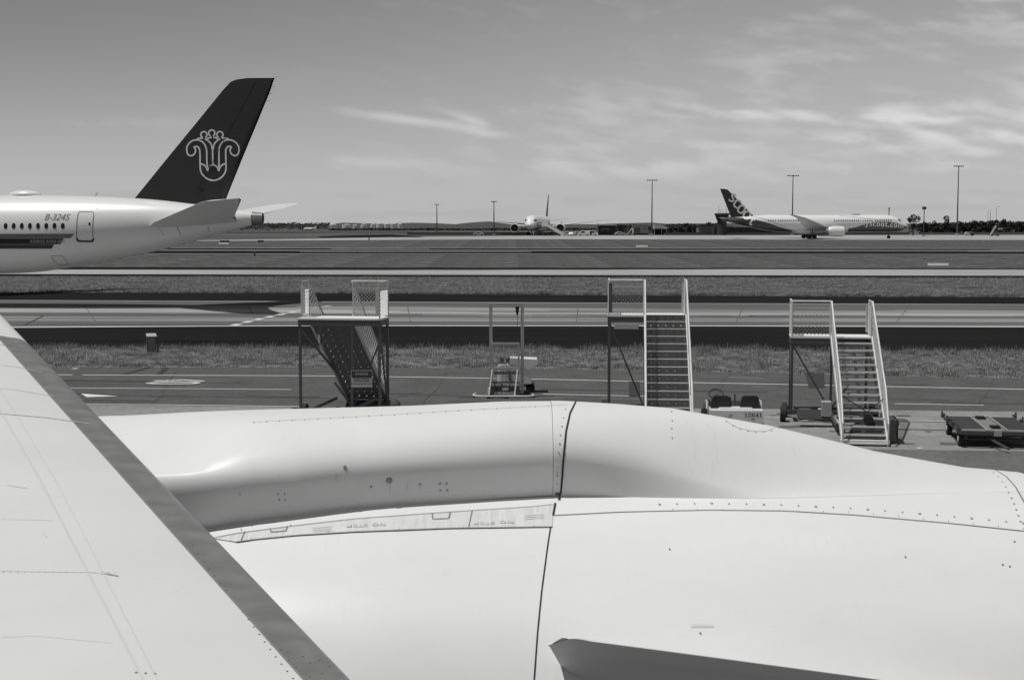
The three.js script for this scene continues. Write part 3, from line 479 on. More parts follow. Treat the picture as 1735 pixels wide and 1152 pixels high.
// --- the airliner with the dark fin, its tail in frame at the left
{
  const S = 22.97, KS = 22.2 / S, X0 = (445 - 867.5) / S, Z0 = FOCAL / S, lx = (p) => (445 - p) / S, h = (y) => EYE - (y - 385) / S;
  const g = thing('airliner', 'airliner with plain dark fin bearing a pale flower emblem, tail at left edge', 'airliner', [X0, 0, -Z0], Math.PI);
  const st = [[0, h(377.5), h(361.5), 0.34], [lx(430), h(381), h(359.5), 0.48], [lx(400), h(389), h(355), 0.78], [lx(330), h(408), h(346), 1.36], [lx(270), h(423.5), h(339), 1.9], [lx(200), h(438), h(334), 2.36], [lx(150), h(447), h(331.8), 2.62], [lx(100), h(455.5), h(330.4), 2.82], [lx(50), h(461.5), h(329.8), 2.93], [lx(0), h(464), h(329.6), 2.98], [24, h(464.5), h(329.6), 2.98], [40, h(464.5), h(329.6), 2.98], [57, h(464.5), h(329.6), 2.98], [61, h(463), h(333), 2.8], [64.5, h(456), h(350), 2.2], [66.3, h(442), h(375), 1.3], [66.9, h(425), h(395), 0.5], [67, h(411), h(409), 0.05]];
  const H = hullOf(st, 56, 5);
  const f = part('fuselage', H.geo, M.white, g);
  const fin = [[7.2, 10.7, 3.0], [8.25, 9.75, 2.68], [11, 7.4, 1.5], [14, 4.8, 0.18], [16.2, 2.92, -0.78], [16.85, 2.28, -1.0], [17.04, 1.85, -1.08], [17.13, 1.2, -1.12]].map(([y, a, b]) => [EYE + (y - EYE) * KS, a * KS, b * KS]);
  const finTh = (y) => table([[8.25, 0.30], [16.8, 0.11]], y);
  const tail = part('fin', surfaceOf(fin.map(([y, a, b]) => ({ le: [a, y, 0], c: a - b, th: finTh(y) })), V(0, 0, 1)), M.finDark, g);
  part('rudder_gap', [-1, 1].map((sg) => bar(V(4.72, 8.6, sg * 0.32), V(0.35, 16.4, sg * 0.105), 0.03, 0.02)), M.black, tail);
  for (const [y, x] of [[8.7, 4.6], [10.2, 3.6]]) part('hinge_cover', box(x, y, 0, 0.5, 0.12, 0.78, 0, 0, 0.5), M.black, tail);
  // emblem drawn as inlaid strokes on both faces of the fin
  const edge = (y, k) => table(fin.map((q) => [q[0], q[k]]), y), faceZ = (x, y) => { const a = edge(y, 1), c = a - edge(y, 2); return lens(clamp((a - x) / c, 0.01, 0.99)) * finTh(y) + 0.015; };
  for (const y of [16.1, 15.6, 15.1, 16.8]) { const x = edge(y, 2); part('static_wick', bar(V(x, y, 0), V(x - 0.25, y + 0.02, 0), 0.02), M.black, tail); }
  const zp = (x, y) => [lx(300 + x / 9.6), h(200 + y / 9.6)];
  const mirror = (l) => l.map(([x, y]) => [1206 - x, y]);
  const ring = (cx, cy, r) => Array.from({ length: 25 }, (_, k) => { const a = Math.PI / 2 + 0.42 + (2 * Math.PI - 0.84) * k / 24; return [cx + Math.cos(a) * r, cy + Math.sin(a) * r]; });
  const scroll = [[510, 810], [503, 700], [503, 560], [495, 500], [468, 435], [420, 390], [350, 368], [280, 378], [215, 420], [178, 490], [178, 555], [200, 605], [245, 622], [290, 602], [318, 555], [318, 515], [296, 486], [330, 472], [362, 482], [384, 512], [392, 560], [392, 700], [392, 820]];
  const half = [scroll, [[392, 810], [400, 870], [440, 940], [500, 990], [560, 1014], [603, 1020]], [[400, 752], [450, 768], [490, 810], [513, 870]], [[513, 870], [530, 820], [560, 785], [603, 765]], [[597, 520], [585, 460], [560, 412], [515, 372], [478, 352]], [[600, 455], [640, 390], [700, 348]].map(([x, y]) => [x, y]), [[340, 362], [370, 344], [410, 340], [445, 346]], [[510, 352], [550, 334], [590, 330]]];
  const strokes = [...half.filter((_, k) => k !== 5), ...half.filter((_, k) => k !== 5).map(mirror), [[600, 765], [600, 500]], ring(462, 285, 50), ring(592, 260, 50), ring(725, 285, 50)];
  const emblem = new THREE.Group(); emblem.name = 'emblem'; tail.add(emblem);
  for (const s of strokes) for (const sg of [-1, 1]) {
    const curve = new THREE.CatmullRomCurve3(s.map(([x, y]) => V(...zp(x, y), 0)), false, 'centripetal').getPoints(Math.max(8, s.length * 4));
    part('stroke', ribbon(curve.map((q) => V(q.x, q.y, sg * faceZ(q.x, q.y))), curve.map(() => V(0, 0, sg)), 0.112), M.emblem, emblem);
  }
  for (const sg of [-1, 1]) {
    part('stabiliser', surfaceOf([[0.6, 9.2, 5.75, 7.4, 0.5, 0.34], [2.2, 8.0, 6.05, 6.6, 0.5, 0.34], [3.2, 7.3, 6.3, 6.05, 0.45, 0.3], [8.9, 2.2, 7.6, 2.95, 0.2, 0.14], [9.25, 1.6, 7.72, 2.35, 0.16, 0.09], [9.35, 0.9, 7.76, 1.65, 0.14, 0.03]].map(([z, x, y, c, rise, th]) => ({ le: [x * KS, EYE + (y - EYE) * KS, sg * z * KS], c: c * KS, th, rise })), V(0, 1, 0)), M.stab, g);
    part('wing', surfaceOf([[1.5, 46, 3.3, 13, 0.7], [9.5, 38.5, 4.3, 8.2, 0.45], [28, 25.5, 6.2, 3.2, 0.14], [31, 22.2, 6.9, 2.2, 0.08], [32.3, 19.2, 8.3, 1.0, 0.03]].map(([z, x, y, c, th]) => ({ le: [x, y, sg * z], c, th })), V(0, 1, 0)), M.greyPaint, g);
    powerplant(g, 42, 2.55, sg * 10.2, 1.65, 5.2);
    bogie(g, 31, 4, sg * 5.3, 0.7, [-1, 1]);
  }
  bogie(g, 59.5, 3, 0, 0.52, [0]);
  const sg = 1;                                     // windows, doors and livery; the side seen is the aircraft's own +z after the turn
  for (const side of [-1, 1]) {
    const S2 = FOCAL / (Z0 - 2.7), lx2 = (q) => X0 - (q - 867.5) / S2 + 0.12, h2 = (y) => EYE - (y - 385) / S2, P = (px, py, off) => H.side(lx2(px), h2(py), side, off);
    const patchOf = (quad, n = 10, m = 3, off = 0.014) => grid(n, m, (u, v) => { const x = (1 - v) * (quad[0][0] + (quad[1][0] - quad[0][0]) * u) + v * (quad[3][0] + (quad[2][0] - quad[3][0]) * u), y = (1 - v) * (quad[0][1] + (quad[1][1] - quad[0][1]) * u) + v * (quad[3][1] + (quad[2][1] - quad[3][1]) * u); return P(x, y, off); });
    part('cheatline', patchOf([[-240, 396.3], [126.5, 396.3], [119.5, 403.6], [-240, 403.6]], 40), M.greyPaint, f);
    part('cheatline', patchOf([[-240, 404.2], [108, 404.2], [101, 413.7], [-240, 413.7]], 40), M.black, f);
    part('cheatline', patchOf([[-240, 414.3], [90, 414.3], [85, 421.6], [-240, 421.6]], 40), M.darkPaint, f);
    for (let k = 0; k < 24; k++) { const cx = 107 - 14.05 * k, n = 16, pos = []; for (let i = 0; i < n; i++) { const a = i / n * 6.2832, b = (i + 1) / n * 6.2832; for (const q of [P(cx, 382.8, 0.016), P(cx + 3.3 * Math.cos(a), 382.8 + 5.2 * Math.sin(a), 0.016), P(cx + 3.3 * Math.cos(b), 382.8 + 5.2 * Math.sin(b), 0.016)]) pos.push(q.x, q.y, q.z); } const w = new THREE.BufferGeometry(); w.setAttribute('position', new THREE.Float32BufferAttribute(pos, 3)); w.computeVertexNormals(); part('window', w, M.glass, f); }
    const door = new THREE.Group(); door.name = 'door'; f.add(door);
    const frame = (rows, w, mat, name, parent) => { const pts = polyline(rows, rows.length * 3).map(([x, y]) => P(x, y, 0.02)); part(name, ribbon(pts, pts.map(() => V(0, 0, side)), w), mat, parent); };
    frame([[132, 359], [156.5, 359], [158, 362], [157, 404], [155, 407.6], [132.5, 407.4], [130, 404], [131, 361], [132, 359]], 0.05, M.seam, 'door_frame', door);
    frame([[129.6, 403], [131, 408.4], [156, 408.8], [157.8, 404]], 0.14, M.black, 'sill', door);
    part('door_window', patchOf([[150.4, 377], [153.6, 377], [153.6, 381.6], [150.4, 381.6]], 2, 2, 0.02), M.glass, door);
    for (const [x, y] of [[133, 383], [140, 382], [145, 382.5]]) part('door_stencil', patchOf([[x, y], [x + 3, y], [x + 3, y + 0.8], [x, y + 0.8]], 1, 1, 0.02), M.seam, door);
    frame([[80, 434], [99, 433.2], [101, 443], [102, 449], [88, 450.6], [83, 445], [80, 434]], 0.035, M.seam, 'access_panel', f);
    frame([[130, 349], [164, 353.4]], 0.03, M.seamPale, 'drip_strake', f);
    frame([[262, 378], [270, 391], [276, 400]], 0.05, M.seamPale, 'stabiliser_plate', f); frame([[297, 384], [302, 398]], 0.04, M.seam, 'panel_joint', f); frame([[348, 383], [349, 392]], 0.04, M.seam, 'panel_joint', f);
    part('registration', lettering('B-324S', 0.42, (x, y) => H.side(lx2(95) + (side > 0 ? x : -x), h2(372.6) + y, side, 0.02), { font: 'regular', shear: 0.25, spread: 1.0 }), M.print, f);
    part('type_name', lettering('AIRBUS A350-900', 0.2, (x, y) => H.side(lx2(79) + (side > 0 ? x : -x), h2(411.2) + y, side, 0.03), { font: 'regular', shear: 0.2, spread: 1.15 }), M.seamPale, f);
  }
  part('antenna_radome', new THREE.SphereGeometry(1, 24, 12, 0, 6.283, 0, 1.6).scale(1.24, 0.4, 0.75).translate(lx(35), h(330.5), 0), M.white, f);
  part('blade_antenna', [bar(V(lx(157), h(333), 0), V(lx(161), h(326), 0), 0.22, 0.05)], M.white, f);
  part('exhaust_shroud', hullOf([[-0.06, h(378.5), h(361), 0.35], [lx(428.5), h(381.6), h(359), 0.5]], 28, 3).geo, M.bareMetal, g);
  part('exhaust', new THREE.CircleGeometry(1, 24).rotateY(-Math.PI / 2).scale(1, h(361) / 2 - h(378.5) / 2, 0.34).translate(-0.08, (h(361) + h(378.5)) / 2, 0), M.black, g);
  g.rotation.y = Math.PI - 0.07;
}

// liveries on the far hulls are flat print, computed along length and girth
function livery(fn, w = 1024, hgt = 256) { const t = tex(hgt, fn, w); return new THREE.MeshPhysicalMaterial({ color: gray(0.8), roughness: 0.35, clearcoat: 0.4, map: t, side: THREE.DoubleSide }); }
function bigJet(name, label, p, turn, o) {
  const g = thing(name, label, 'airliner', p, turn), L = o.L, c = o.c, r = o.r;
  const st = [[0, c + 0.9, c + 1.7, 0.35], [4, c + 0.1, c + 2.1, 0.95], [9, c - 1.1, c + 2.45, 1.7], [15, c - 2.3, c + r, 2.4], [20, c - r, c + r, r], [L * 0.5, c - r, c + r, r], [L - 9, c - r, c + r, r], [L - 6, c - r, c + r * 0.94, r * 0.96], [L - 3.4, c - r * 0.95, c + r * 0.62, r * 0.82], [L - 1.5, c - r * 0.8, c + r * 0.1, r * 0.55], [L - 0.4, c - r * 0.55, c - r * 0.15, r * 0.25], [L, c - r * 0.38, c - r * 0.34, 0.04]];
  const H = hullOf(st, 40, 4), f = part('fuselage', H.geo, o.skin, g);
  part('belly_fairing', new THREE.SphereGeometry(1, 24, 14).scale(9, 1.2, r * 0.95).translate(L * 0.52, c - r + 0.2, 0), o.belly ?? M.white, f);
  const tail = part('fin', surfaceOf(o.fin.map(([y, a, b], k) => ({ le: [a, y, 0], c: a - b, th: 0.3 - 0.2 * k / (o.fin.length - 1) })), V(0, 0, 1)), o.finMat, g);
  for (const s of [-1, 1]) {
    part('stabiliser', surfaceOf([[1, 8.6, c + 1.0, 6], [9.6, 2.2, c + 2.1, 2], [10, 1.4, c + 2.15, 1.2]].map(([z, x, y, ch], k) => ({ le: [x, y, s * z], c: ch, th: 0.3 - 0.11 * k })), V(0, 1, 0)), o.stabMat ?? M.white, g);
    part('wing', surfaceOf([[1.5, L * 0.64, c - 2, 12.5, 0.95], [9.6, L * 0.53, c - 1, 7.6, 0.6], [26, L * 0.365, c + o.lift * 0.7, 3, 0.22], [o.span / 2 - 0.6, L * 0.305, c + o.lift, 1.7, 0.06], [o.span / 2, L * 0.28, c + o.lift + 0.2, 0.6, 0.03]].map(([z, x, y, ch, th]) => ({ le: [x, y, s * z], c: ch, th })), V(0, 1, 0)), o.wingMat ?? M.wing, g);
    powerplant(g, L * 0.58, o.engineY, s * 9.8, o.engineR, 5.4, o.cowl ?? M.white);
    bogie(g, L * 0.47, c - 1, s * 5.2, 0.68, o.axles);
  }
  bogie(g, L - 6.5, c - r + 0.4, 0, 0.5, [0]);
  const dots = []; for (const s of [-1, 1]) for (const [a, b] of o.windows) for (let x = a; x < b; x += 0.75) dots.push(grid(1, 1, (u, v) => H.side(x + 0.36 * u, o.windowY + 0.46 * v, s, 0.03)));
  part('window_row', dots, M.glass, f).userData.kind = 'stuff';
  for (const s of [-1, 1]) for (const [x0, x1, y0, y1] of o.cockpit) part('cockpit_window', grid(4, 2, (u, v) => H.side(x0 + (x1 - x0) * u, y0 + (y1 - y0) * v - 0.12 * u, s, 0.03)), M.glass, f);
  return { g, f, tail, H };
}
{
  // taxiing twin jet with lettered fin
  const S = 4.92, Z = FOCAL / S, X0 = (1222 - 867.5) / S, y0 = terrain(Z), L = 64, c = 5.15, r = 2.95;
  const skin = livery((u, v) => {
    const x = u * L, a = v * Math.PI * 2, yy = Math.cos(a);               // yy 1 at the crown, -1 at the keel
    const tailSweep = x < 24 && yy < 1.1 - (x - 3) / 11 ; const curve = x < 26 && x > 10 && Math.abs(yy - (0.5 - (x - 14) / 8)) < 0.05;
    const nose = x > 43 && yy < -0.55 + 0.75 * smooth(43, 52, x) - 0.05 * smooth(56, 63, x);
    const ribbonMark = x > 40 && x < 60 && Math.abs(yy - (0.78 - 0.09 * (x - 42) / 4 + 0.08 * Math.sin(x / 3))) < 0.03;
    return tailSweep && !curve ? 0.055 : nose ? 0.09 : ribbonMark ? 0.45 : curve ? 0.6 : 1;
  });
  const J = bigJet('airliner', 'twin jet with lettered dark fin and nose, side on across the far apron', [X0, y0, -Z], 0.0, {
    L, c, r, skin, fin: [[c + 1.6, 11.5, 3.2], [c + 2.9, 10.6, 2.9], [c + 10.6, 2.9, -0.2], [c + 11.6, 1.9, -0.6], [c + 11.85, 0.4, -0.7]], finMat: M.darkPaint, span: 60, lift: 2.6, engineY: 2.5, engineR: 1.75, axles: [-0.8, 0.8],
    windows: [[15.5, 18], [18.8, 28.5], [38, 51], [52, 58]], windowY: c + 0.75, cockpit: [[60.2, 61.6, c + 0.9, c + 1.5]], wingMat: M.wing, stabMat: M.greyPaint });
  // the letters run down the fin and onto the hull
  const word = [['S', 3.3, 13.6, -0.5, 3.0], ['C', 4.75, 11.65, -0.55, 3.0], ['O', 6.3, 9.75, -0.6, 3.1], ['O', 8.2, 7.72, -0.6, 3.1], ['t', 9.9, 5.75, -0.5, 3.2]];
  for (const s of [1, -1]) for (const [ch, cx, cy, tilt, size] of word) {
    const co = Math.cos(tilt), si = Math.sin(tilt), onFin = cy > 8.2;
    part('letter', lettering(ch, size, (x, y) => { const yy = y - size * 0.36, X = cx + (x * co - yy * si) * (s > 0 ? 1 : 1), Y = cy + (x * si + yy * co); return onFin ? V(X, Y, s * 0.62) : J.H.side(X, Math.min(Y, c + 2.6), s, 0.05).setZ(s * Math.max(Math.abs(J.H.side(X, Math.min(Y, c + 2.6), s, 0.05).z), 0.62)).setY(Y); }, { fine: 0.35 }), M.emblem, onFin ? J.tail : J.f);
  }
  for (const s of [1, -1]) part('web_address', lettering('flyscoot.com', 1.75, (x, y) => J.H.side(54.4 + x * (s > 0 ? 1 : 1), c - 1.05 + y - 0.055 * x, s, 0.05), { font: 'bold', spread: 1.02, fine: 0.35 }), M.emblem, J.f);
  part('door_outline', grid(1, 1, (u, v) => J.H.side(8.8 + 0.5 * u, c + 0.7 + 0.5 * v, 1, 0.06)), M.black, J.f);
  part('antenna_radome', new THREE.SphereGeometry(1, 16, 8).scale(1.9, 0.35, 0.7).translate(46, c + r, 0), M.greyPaint, J.f);
}
{
  // nose-on wide-body beyond
  const Z = 590, S = FOCAL / Z, L = 66, c = 5.4, r = 3.1;
  const skin = livery((u, v) => { const x = u * L, yy = Math.cos(v * 6.2832); return x < L - 4 && yy > -0.12 && yy < 0.10 ? 0.10 : yy <= -0.12 && x < L - 3 ? 0.62 : 1; });
  const X = (899 - 867.5) / S;
  const turn = -Math.PI / 2 - 0.145, J = bigJet('airliner', 'wide-body airliner seen nose on at the far apron, dark fin behind', [X, terrain(Z), -Z], turn, {
    L, c, r, skin, fin: [[c + 1.6, 12, 3.2], [c + 2.9, 11, 2.9], [c + 12, 2.6, -0.6], [c + 12.8, 1.6, -0.8]], finMat: M.darkPaint, span: 64, lift: 1.5, wingMat: M.white, engineY: 3.1, engineR: 1.95, axles: [-1.4, 0, 1.4],
    windows: [[12, 56]], windowY: c + 0.7, cockpit: [[L - 4.4, L - 3.5, c + 0.75, c + 1.45], [L - 3.35, L - 2.6, c + 0.55, c + 1.15]] });
  const fwd = V(Math.cos(turn), 0, -Math.sin(turn)); J.g.position.set(X - fwd.x * (L - 4), terrain(Z), -Z - fwd.z * (L - 4) + 2);
}
{
  // small far jet at left, tail to the right
  const Z = 1367, p = ground(536, 391);
  const g = thing('business_jet', 'tiny white jet parked before the far left tree line', 'jet', [p.x, terrain(-p.z), p.z], Math.PI);
  const H = hullOf([[0, 1.9, 2.5, 0.2], [3, 1.5, 2.9, 0.7], [6, 1.1, 3.0, 0.95], [10, 1.1, 3.0, 0.95], [12, 1.3, 2.5, 0.6], [13, 1.7, 1.9, 0.05]], 20, 3);
  part('fuselage', H.geo, M.white, g); part('fin', surfaceOf([[2.4, 3.4, 2.6], [5.2, 0.4, 1.4]].map(([y, x, cc]) => ({ le: [x, y, 0], c: cc, th: 0.12 })), V(0, 0, 1)), M.white, g);
  for (const s of [-1, 1]) { part('wing', surfaceOf([[0.5, 8, 1.3, 3, 0.2], [7, 5, 1.8, 1, 0.06]].map(([z, x, y, cc, th]) => ({ le: [x, y, s * z], c: cc, th })), V(0, 1, 0)), M.white, g); part('stabiliser', surfaceOf([[0, 1.4, 5.1, 1.4, 0.1], [2.4, 0.6, 5.2, 0.7, 0.05]].map(([z, x, y, cc, th]) => ({ le: [x, y, s * z], c: cc, th })), V(0, 1, 0)), M.white, g); part('engine', nacelleGeo(0.5, 2.2).translate(3.2, 2.6, s * 1.3), M.white, g); part('landing_gear', [rod(V(5.5, 0.25, s * 1.2), V(5.5, 1.4, s * 1.2), 0.08), wheel(5.5, 0.25, s * 1.2, 0.25, 0.2)], M.rubber, g); }
  part('nose_gear', [rod(V(11, 0.2, 0), V(11, 1.4, 0), 0.07), wheel(11, 0.2, 0, 0.2, 0.2)], M.rubber, g);
}
// ---------------------------------------------------------------- ramp equipment
function meshPanel(c, pitch, r = 0.006) {          // crossing diagonal wires over a four-cornered frame c = [bottom left, bottom right, top right, top left]
  const w = c[0].distanceTo(c[1]), h = c[0].distanceTo(c[3]), P = (u, v) => c[0].clone().lerp(c[1], u).lerp(c[3].clone().lerp(c[2], u), v), out = [];
  for (const dir of [1, -1]) for (let k = -h + pitch / 2; k < w; k += pitch) { // x = k + t, y = t
    let t0 = Math.max(0, -k), t1 = Math.min(h, w - k); if (t1 - t0 < pitch * 0.3) continue;
    const at2 = (t) => P(dir > 0 ? (k + t) / w : 1 - (k + t) / w, t / h); out.push(bar(at2(t0), at2(t1), r * 2));
  }
  return out;
}
function plateWith(w, h, holes) { const s = new THREE.Shape(); s.moveTo(0, 0); s.lineTo(w, 0); s.lineTo(w, h); s.lineTo(0, h); s.closePath(); for (const [x, y, rx, ry] of holes) { const p = new THREE.Path(); const L = rx - ry; if (L > 0) { p.moveTo(x - L, y - ry); p.lineTo(x + L, y - ry); p.absarc(x + L, y, ry, -Math.PI / 2, Math.PI / 2, false); p.lineTo(x - L, y + ry); p.absarc(x - L, y, ry, Math.PI / 2, 1.5 * Math.PI, false); } else p.absarc(x, y, ry, 0, Math.PI * 2, false); s.holes.push(p); } return new THREE.ExtrudeGeometry(s, { depth: 0.006, bevelEnabled: false, curveSegments: 6 }); }
function passengerStairs(label, p, turn, o) {
  const g = thing('boarding_stairs', label, 'stairs', p, turn, 'boarding stairs on the stand');
  const { H, x0, x1, a, d, n, rise, run } = o, w = x1 - a, top = 1.06;
  const deck = part('platform', [box((x0 + x1) / 2, H - 0.035, -d / 2, x1 - x0, 0.05, d)], M.nosing, g);
  part('fascia', [box((x0 + x1) / 2, H - 0.15, -d + 0.03, x1 - x0 - 0.02, 0.17, 0.04)], o.dark, deck);
  part('fascia', [box((x0 + a) / 2, H - 0.15, -0.03, a - x0 - 0.02, 0.17, 0.04)], o.dark, deck);
  for (const x of [x0 + 0.02, x1 - 0.02]) part('side_beam', box(x, H - 0.15, -d / 2, 0.04, 0.17, d - 0.1), o.dark, deck);
  // steps
  const tg = box(0, 0, 0, w - 0.05, 0.03, run * 0.96), ng = box(0, 0, 0, w - 0.05, 0.04, 0.035);
  const rg = plateWith(w - 0.06, rise * (o.slots ? 0.72 : 0.94), o.slots ? [[w * 0.26, rise * 0.36, w * 0.19, rise * 0.2], [w * 0.72, rise * 0.36, w * 0.19, rise * 0.2]] : [0.12, 0.31, 0.5, 0.69, 0.88].map((k) => [k * (w - 0.06), rise * 0.45, 0.02, 0.022]));
  for (let k = 1; k <= n; k++) {
    const y = H - rise * k, z = run * (k - 0.5);
    const t = part('tread', tg, o.tread, g); t.position.set((a + x1) / 2, y, z); const e = part('nosing', ng, M.nosing, t); e.position.set(0, 0.002, run * 0.48);
    if (!o.slots || k > 1) { const r = part('riser', rg, o.tread, g); r.position.set(a + 0.03, y + 0.016 - (o.slots ? rise * 0.1 : 0), run * (k - 1) + 0.012); }
  }
  const zb = run * n, yb = H - rise * n;
  for (const x of [a, x1]) {
    part('stringer', [bar(V(x, H - 0.06, 0), V(x, yb - 0.06, zb), 0.05, 0.2)], o.rail, g);
    const k = part('handrail', [tube([V(x, H + top, -0.02), V(x, yb + 0.98 + rise * 2.2, zb - run * 2.2), V(x, yb + 0.55, zb + 0.03), V(x, yb, zb + 0.02)], 0.026)], o.rail, g);
    part('infill_mesh', meshPanel([V(x, H + 0.08, 0.02), V(x, yb + 0.08 + rise, zb - run), V(x, yb + 0.86 + rise * 2, zb - run * 1.6), V(x, H + top - 0.06, 0.02)], 0.2, 0.0045), o.wire, k);
    for (const q of [0.33, 0.66]) part('post', bar(V(x, H - 0.06 - rise * n * q, zb * q), V(x, H + top * 0.97 - rise * n * q, zb * q), 0.035), o.rail, k);
  }
  // guards round the platform
  const guard = (A, B, sub) => {
    const q = part('guard_rail', [tube([A, A.clone().setY(H + top), B.clone().setY(H + top), B], 0.026), bar(A.clone().setY(H + top - 0.2), B.clone().setY(H + top - 0.2), 0.025)], o.rail, g);
    part('infill_mesh', meshPanel([A.clone().setY(H + 0.03), B.clone().setY(H + 0.03), B.clone().setY(H + top - 0.2), A.clone().setY(H + top - 0.2)], 0.11, 0.005), o.wire, q); return q;
  };
  guard(V(x0 + 0.03, H, -0.02), V(a - 0.03, H, -0.02)); guard(V(x0 + 0.03, H, -0.06), V(x0 + 0.03, H, -d + 0.05)); guard(V(x1 - 0.03, H, -0.06), V(x1 - 0.03, H, -d * 0.62));
  for (const x of [x0 + 0.06, x1 - 0.06]) part('door_bumper', [box(x, H + 0.5, -d * (x < 0 ? 1 : 0.62) - 0.05, 0.11, 0.82, 0.10)], M.wallPale, g);
  // undercarriage
  const legs = [[x0 + 0.05, -0.06], [a + 0.02, -0.1], [x0 + 0.05, -d + 0.08], [x1 - 0.05, -d + 0.08]];
  for (const [x, z] of legs) part('leg', bar(V(x, H - 0.2, z), V(x, 0.28, z), 0.075), o.leg, g);
  for (const [A, B] of [[V(x0 + 0.08, H - 0.3, -0.06), V(a - 0.02, 0.4, -0.1)], [V(a + 0.05, 0.45, -0.1), V(a + 0.55, 1.15, -0.12)], [V(x0 + 0.05, H - 0.3, -d + 0.12), V(x0 + 0.05, 0.5, -0.1)], [V(x1 - 0.05, H - 0.3, -d + 0.12), V(x1 - 0.02, H - 0.12 - rise * n * 0.6, run * n * 0.6)]]) part('brace', bar(A, B, 0.05), o.dark, g);
  const ch = part('chassis', [box((x0 + x1) / 2, 0.3, -0.08, x1 - x0 + 0.3, 0.12, 0.1), box((x0 + x1) / 2, 0.3, -d + 0.08, x1 - x0 + 0.1, 0.1, 0.1), box(x0 + 0.1, 0.3, -d / 2, 0.1, 0.1, d), box(x1 - 0.06, 0.3, zb * 0.3 - d / 2, 0.1, 0.1, d + zb * 0.6), box(a, 0.3, zb * 0.3 - d / 2, 0.08, 0.1, d + zb * 0.6)], o.dark, g);
  for (const [x, z] of [[x0 - 0.2, -0.08], [x1 + 0.14, -0.08], [x0 - 0.1, -d + 0.1], [x1 + 0.14, -d + 0.1]]) { const wq = part('wheel', wheel(x, 0.24, z, 0.24, 0.16, 'x'), M.rubber, g); part('hub', wheel(x, 0.24, z, 0.1, 0.18, 'x'), M.galv, wq); }
  part('foot_beam', box((a + x1) / 2, 0.12, zb - 0.1, w + 0.1, 0.08, 0.16), o.rail, g);
  for (const x of [a + 0.1, x1 - 0.1]) part('foot', rod(V(x, 0, zb - 0.1), V(x, 0.12, zb - 0.1), 0.05), M.rubber, g);
  return g;
}
const galvKit = { dark: M.galvDark, leg: M.galvDark, rail: M.galv, wire: M.wire, tread: M.tread }, whiteKit = { dark: M.galvDark, leg: M.galvDark, rail: M.steelPaint, wire: M.wire, tread: M.tread };
